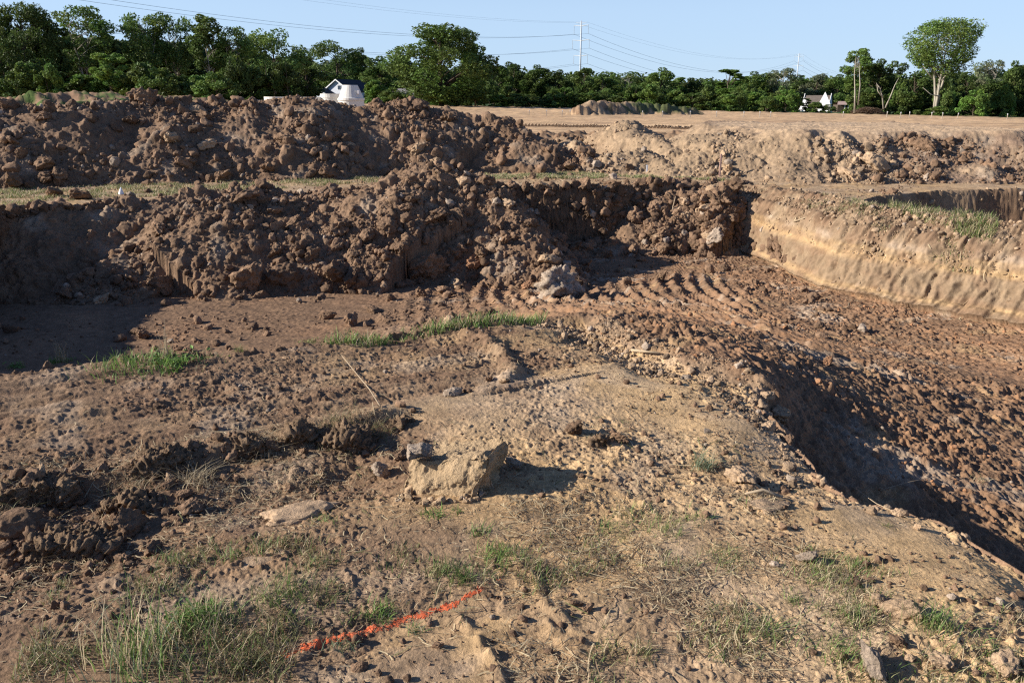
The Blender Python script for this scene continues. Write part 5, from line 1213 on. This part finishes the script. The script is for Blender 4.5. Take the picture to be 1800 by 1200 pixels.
strip_grass('grass', [(-50,186),(60,172),(200,178),(330,172),(480,182),(300,196),(0,196)], 3000, .1, .35, .10, {'fresh':2,'green':4}, 6, z0=.6, thr=-.1, sc_=.3)
strip_grass('grass', [(100,1000),(420,940),(640,960),(900,930),(1100,980),(960,1050),(700,1060),(560,1130),(480,1250),(0,1250),(60,1100)], 6000, .01, .055, .0028, {'olive':3,'green':3,'straw':2,'brown':2}, 7, thr=.18, sc_=3.0)
strip_grass('grass', [(1000,900),(1300,880),(1500,980),(1800,1080),(1850,1250),(1000,1250),(1080,1050)], 4200, .01, .05, .0028, {'olive':4,'green':2,'straw':3,'brown':1}, 8, thr=.22, sc_=3.0)
# dry litter lying about
def litter(name, poly_px, n, lmin, lmax, w, mix_, seed, thr, sc_=2.2, lift=.003):
    P = GP(poly_px); xs = [p[0] for p in P]; ys = [p[1] for p in P]; rs = np.random.RandomState(seed)
    X = rs.uniform(min(xs), max(xs), n * 6); Y = rs.uniform(min(ys), max(ys), n * 6)
    m = (sdf(X, Y, P) > 0) & (fbm(X * sc_, Y * sc_, seed, 3) + rs.uniform(-.25, .25, len(X)) > thr); X, Y = X[m][:n], Y[m][:n]; n = len(X)
    az = rs.uniform(0, 2 * np.pi, n) ; L_ = lmin * (lmax / lmin) ** (rs.rand(n) ** 1.6); cv = rs.normal(0, .5, n); wd = w * rs.uniform(.5, 1.3, n); pit = rs.normal(0, .12, n); lft = lift + rs.rand(n) ** 2 * .012
    Vs = []
    for k in range(4):
        t = k / 3 - .5; a2 = az + cv * t; x = X + np.cos(a2) * L_ * t; y = Y + np.sin(a2) * L_ * t
        z = zat(x, y) * .35 + zat(X, Y) * .65 + lft + L_ * t * pit
        z = np.maximum(z, zat(x, y) + .0015); nx, ny = -np.sin(a2) * wd / 2, np.cos(a2) * wd / 2
        Vs += [np.stack([x - nx, y - ny, z], -1), np.stack([x + nx, y + ny, z + wd * .3], -1)]
    V = np.stack(Vs, 1); f = np.array([[2 * k, 2 * k + 1, 2 * k + 3, 2 * k + 2] for k in range(3)]); Ff = (f[None] + (np.arange(n) * 8)[:, None, None]).reshape(-1, 4)
    tag(link(name, mesh_from(name, V.reshape(-1, 3), Ff, np.repeat(colours(n, mix_, rs), 8, 0), smooth=False), [M_grass]), kind='stuff')
NEARP = [(-200,850),(430,760),(760,740),(1050,730),(1200,740),(1420,830),(1700,950),(1850,1060),(1850,1300),(-200,1300)]
litter('dry_straw', NEARP, 3600, .014, .10, .0028, {'straw':5,'brown':4,'olive':1}, 21, .05)
litter('dry_straw', [(100,960),(600,900),(1200,860),(1500,960),(1800,1100),(1850,1300),(0,1300)], 2800, .010, .05, .0026, {'straw':4,'brown':5}, 22, .0)
litter('dry_straw', [(120,800),(420,750),(760,720),(720,790),(520,880),(300,960),(0,1020),(-100,880)], 2600, .02, .12, .0026, {'straw':5,'brown':4}, 23, -.1)
litter('dry_straw', [(880,880),(1350,860),(1450,1000),(1400,1200),(900,1200)], 2000, .03, .14, .0026, {'straw':5,'brown':4}, 24, .1)
litter('dry_straw', [(-100,660),(600,610),(1000,600),(1300,720),(700,720),(0,860)], 500, .02, .10, .003, {'straw':5,'brown':3}, 25, .0)
litter('dry_straw', [(1300,318),(1500,350),(1760,390),(1800,420),(1500,400),(1310,340)], 600, .05, .3, .010, {'straw':4,'brown':4}, 26, -.1)
# broad leaved weed near the viewer
def weed(px, py, n, rad_, h, label, sz=.012):
    p = hit(px, py); rs = np.random.RandomState(int(px)); q = rs.normal(size=(n, 3)) * np.array([rad_, rad_ * .7, h * .35]); q[:, 2] = np.abs(q[:, 2]) + .005 + zat(q[:, 0] + p[0], q[:, 1] + p[1]) - p[2]
    root = empty('weed', tuple(p)); tag(root, label, 'weed')
    V, Ff = orient_cards(q, sz, rs, up=1.2, aspect=.55); link('leaves', mesh_from('leaves', V, Ff, np.repeat(colours(n, {'fresh':3,'green':2}, rs), 4, 0), smooth=False), [M_grass], root)
    m = MB()
    for k in range(0, n, 6): m.tube([(0.2 * q[k, 0], .2 * q[k, 1], 0), (q[k, 0] * .7, q[k, 1] * .7, q[k, 2] * .6), tuple(q[k])], [.0015, .0012, .0008], 4)
    link('stem', m.mesh('stem'), [plain('weed_stem', (.16, .20, .07))], root)
weed(345, 1085, 150, .055, .05, 'bright broad leaved weed beyond the tall pale grass clump', .009)
weed(300, 634, 120, .09, .07, 'bright leafy weed spreading on the verge over the shaded pit', .016)
weed(118, 636, 40, .05, .05, 'small leafy weed under the seed stalks', .013)
weed(28, 646, 50, .06, .05, 'small leafy weed at the pit corner verge', .014)

# ------------------------------------------------------------------ sprayed paint line
PL = GP([(395,1190),(470,1160),(520,1142),(570,1124),(640,1104),(700,1087),(760,1070),(805,1055),(850,1036),(880,1022),(905,1008)])
Xc, Yc = GXY[0], GXY[1]
bx = (Xc > -1.2) & (Xc < .4) & (Yc > 1.5) & (Yc < 3)
pd = np.full(Xc.shape, 9.0, np.float32); tt_ = np.zeros(Xc.shape, np.float32)
d_, t_, _ = seg_dist(Xc[bx], Yc[bx], PL); pd[bx] = d_; tt_[bx] = t_
dens = np.interp(tt_, [0, .8, 1.6, 2.5, 6.4, 7.2, 8.2, 10], [.1, .35, .9, 1.0, 1.0, .75, .45, .0])
wdt = 0.016 * np.interp(tt_, [0, 2, 6, 10], [1.2, 1.1, .95, .6])
nz = perlin(Xc * 70, Yc * 70, 301) * .28 + (RND[0][hsh((Xc * 700).astype(np.int32), (Yc * 350).astype(np.int32), 5)] - .5) * .9 + .45 * perlin(Xc * 22, Yc * 22, 303)
on = (pd < 2.2 * wdt) & (nz * 1.15 + (pd / wdt) ** 2 * .50 < dens * 1.0 - .52)
oq = on[:-1, :-1] & on[1:, 1:]
f = QUADS[oq.ravel()]; u, inv = np.unique(f, return_inverse=True); Vp = GV[u].copy(); Vp[:, 2] += .0012
tq = tt_.ravel()[u]; nq = nz.ravel()[u]; kq = np.clip(.75 - .9 * nq, .25, 1)[:, None]; cp = np.array([0.78, 0.15, 0.055])[None] * kq + np.array([.33, .20, .12])[None] * (1 - kq); dk = np.clip(np.interp(tq, [0, 1.5, 2.2, 7, 8.5, 10], [.75, .45, 0, 0, .6, .8]), 0, 1)[:, None]
cp = cp * (1 - dk) + np.array([0.28, 0.07, 0.035]) * dk
M_paint = soil('orange_marking_paint', None, 0.2, 60, .4)
tag(link('paint_line', mesh_from('paint_line', Vp, inv.reshape(-1, 4)[:, ::-1], cp), [M_paint]), 'fluorescent orange sprayed marking line across the near ground', 'paint line')
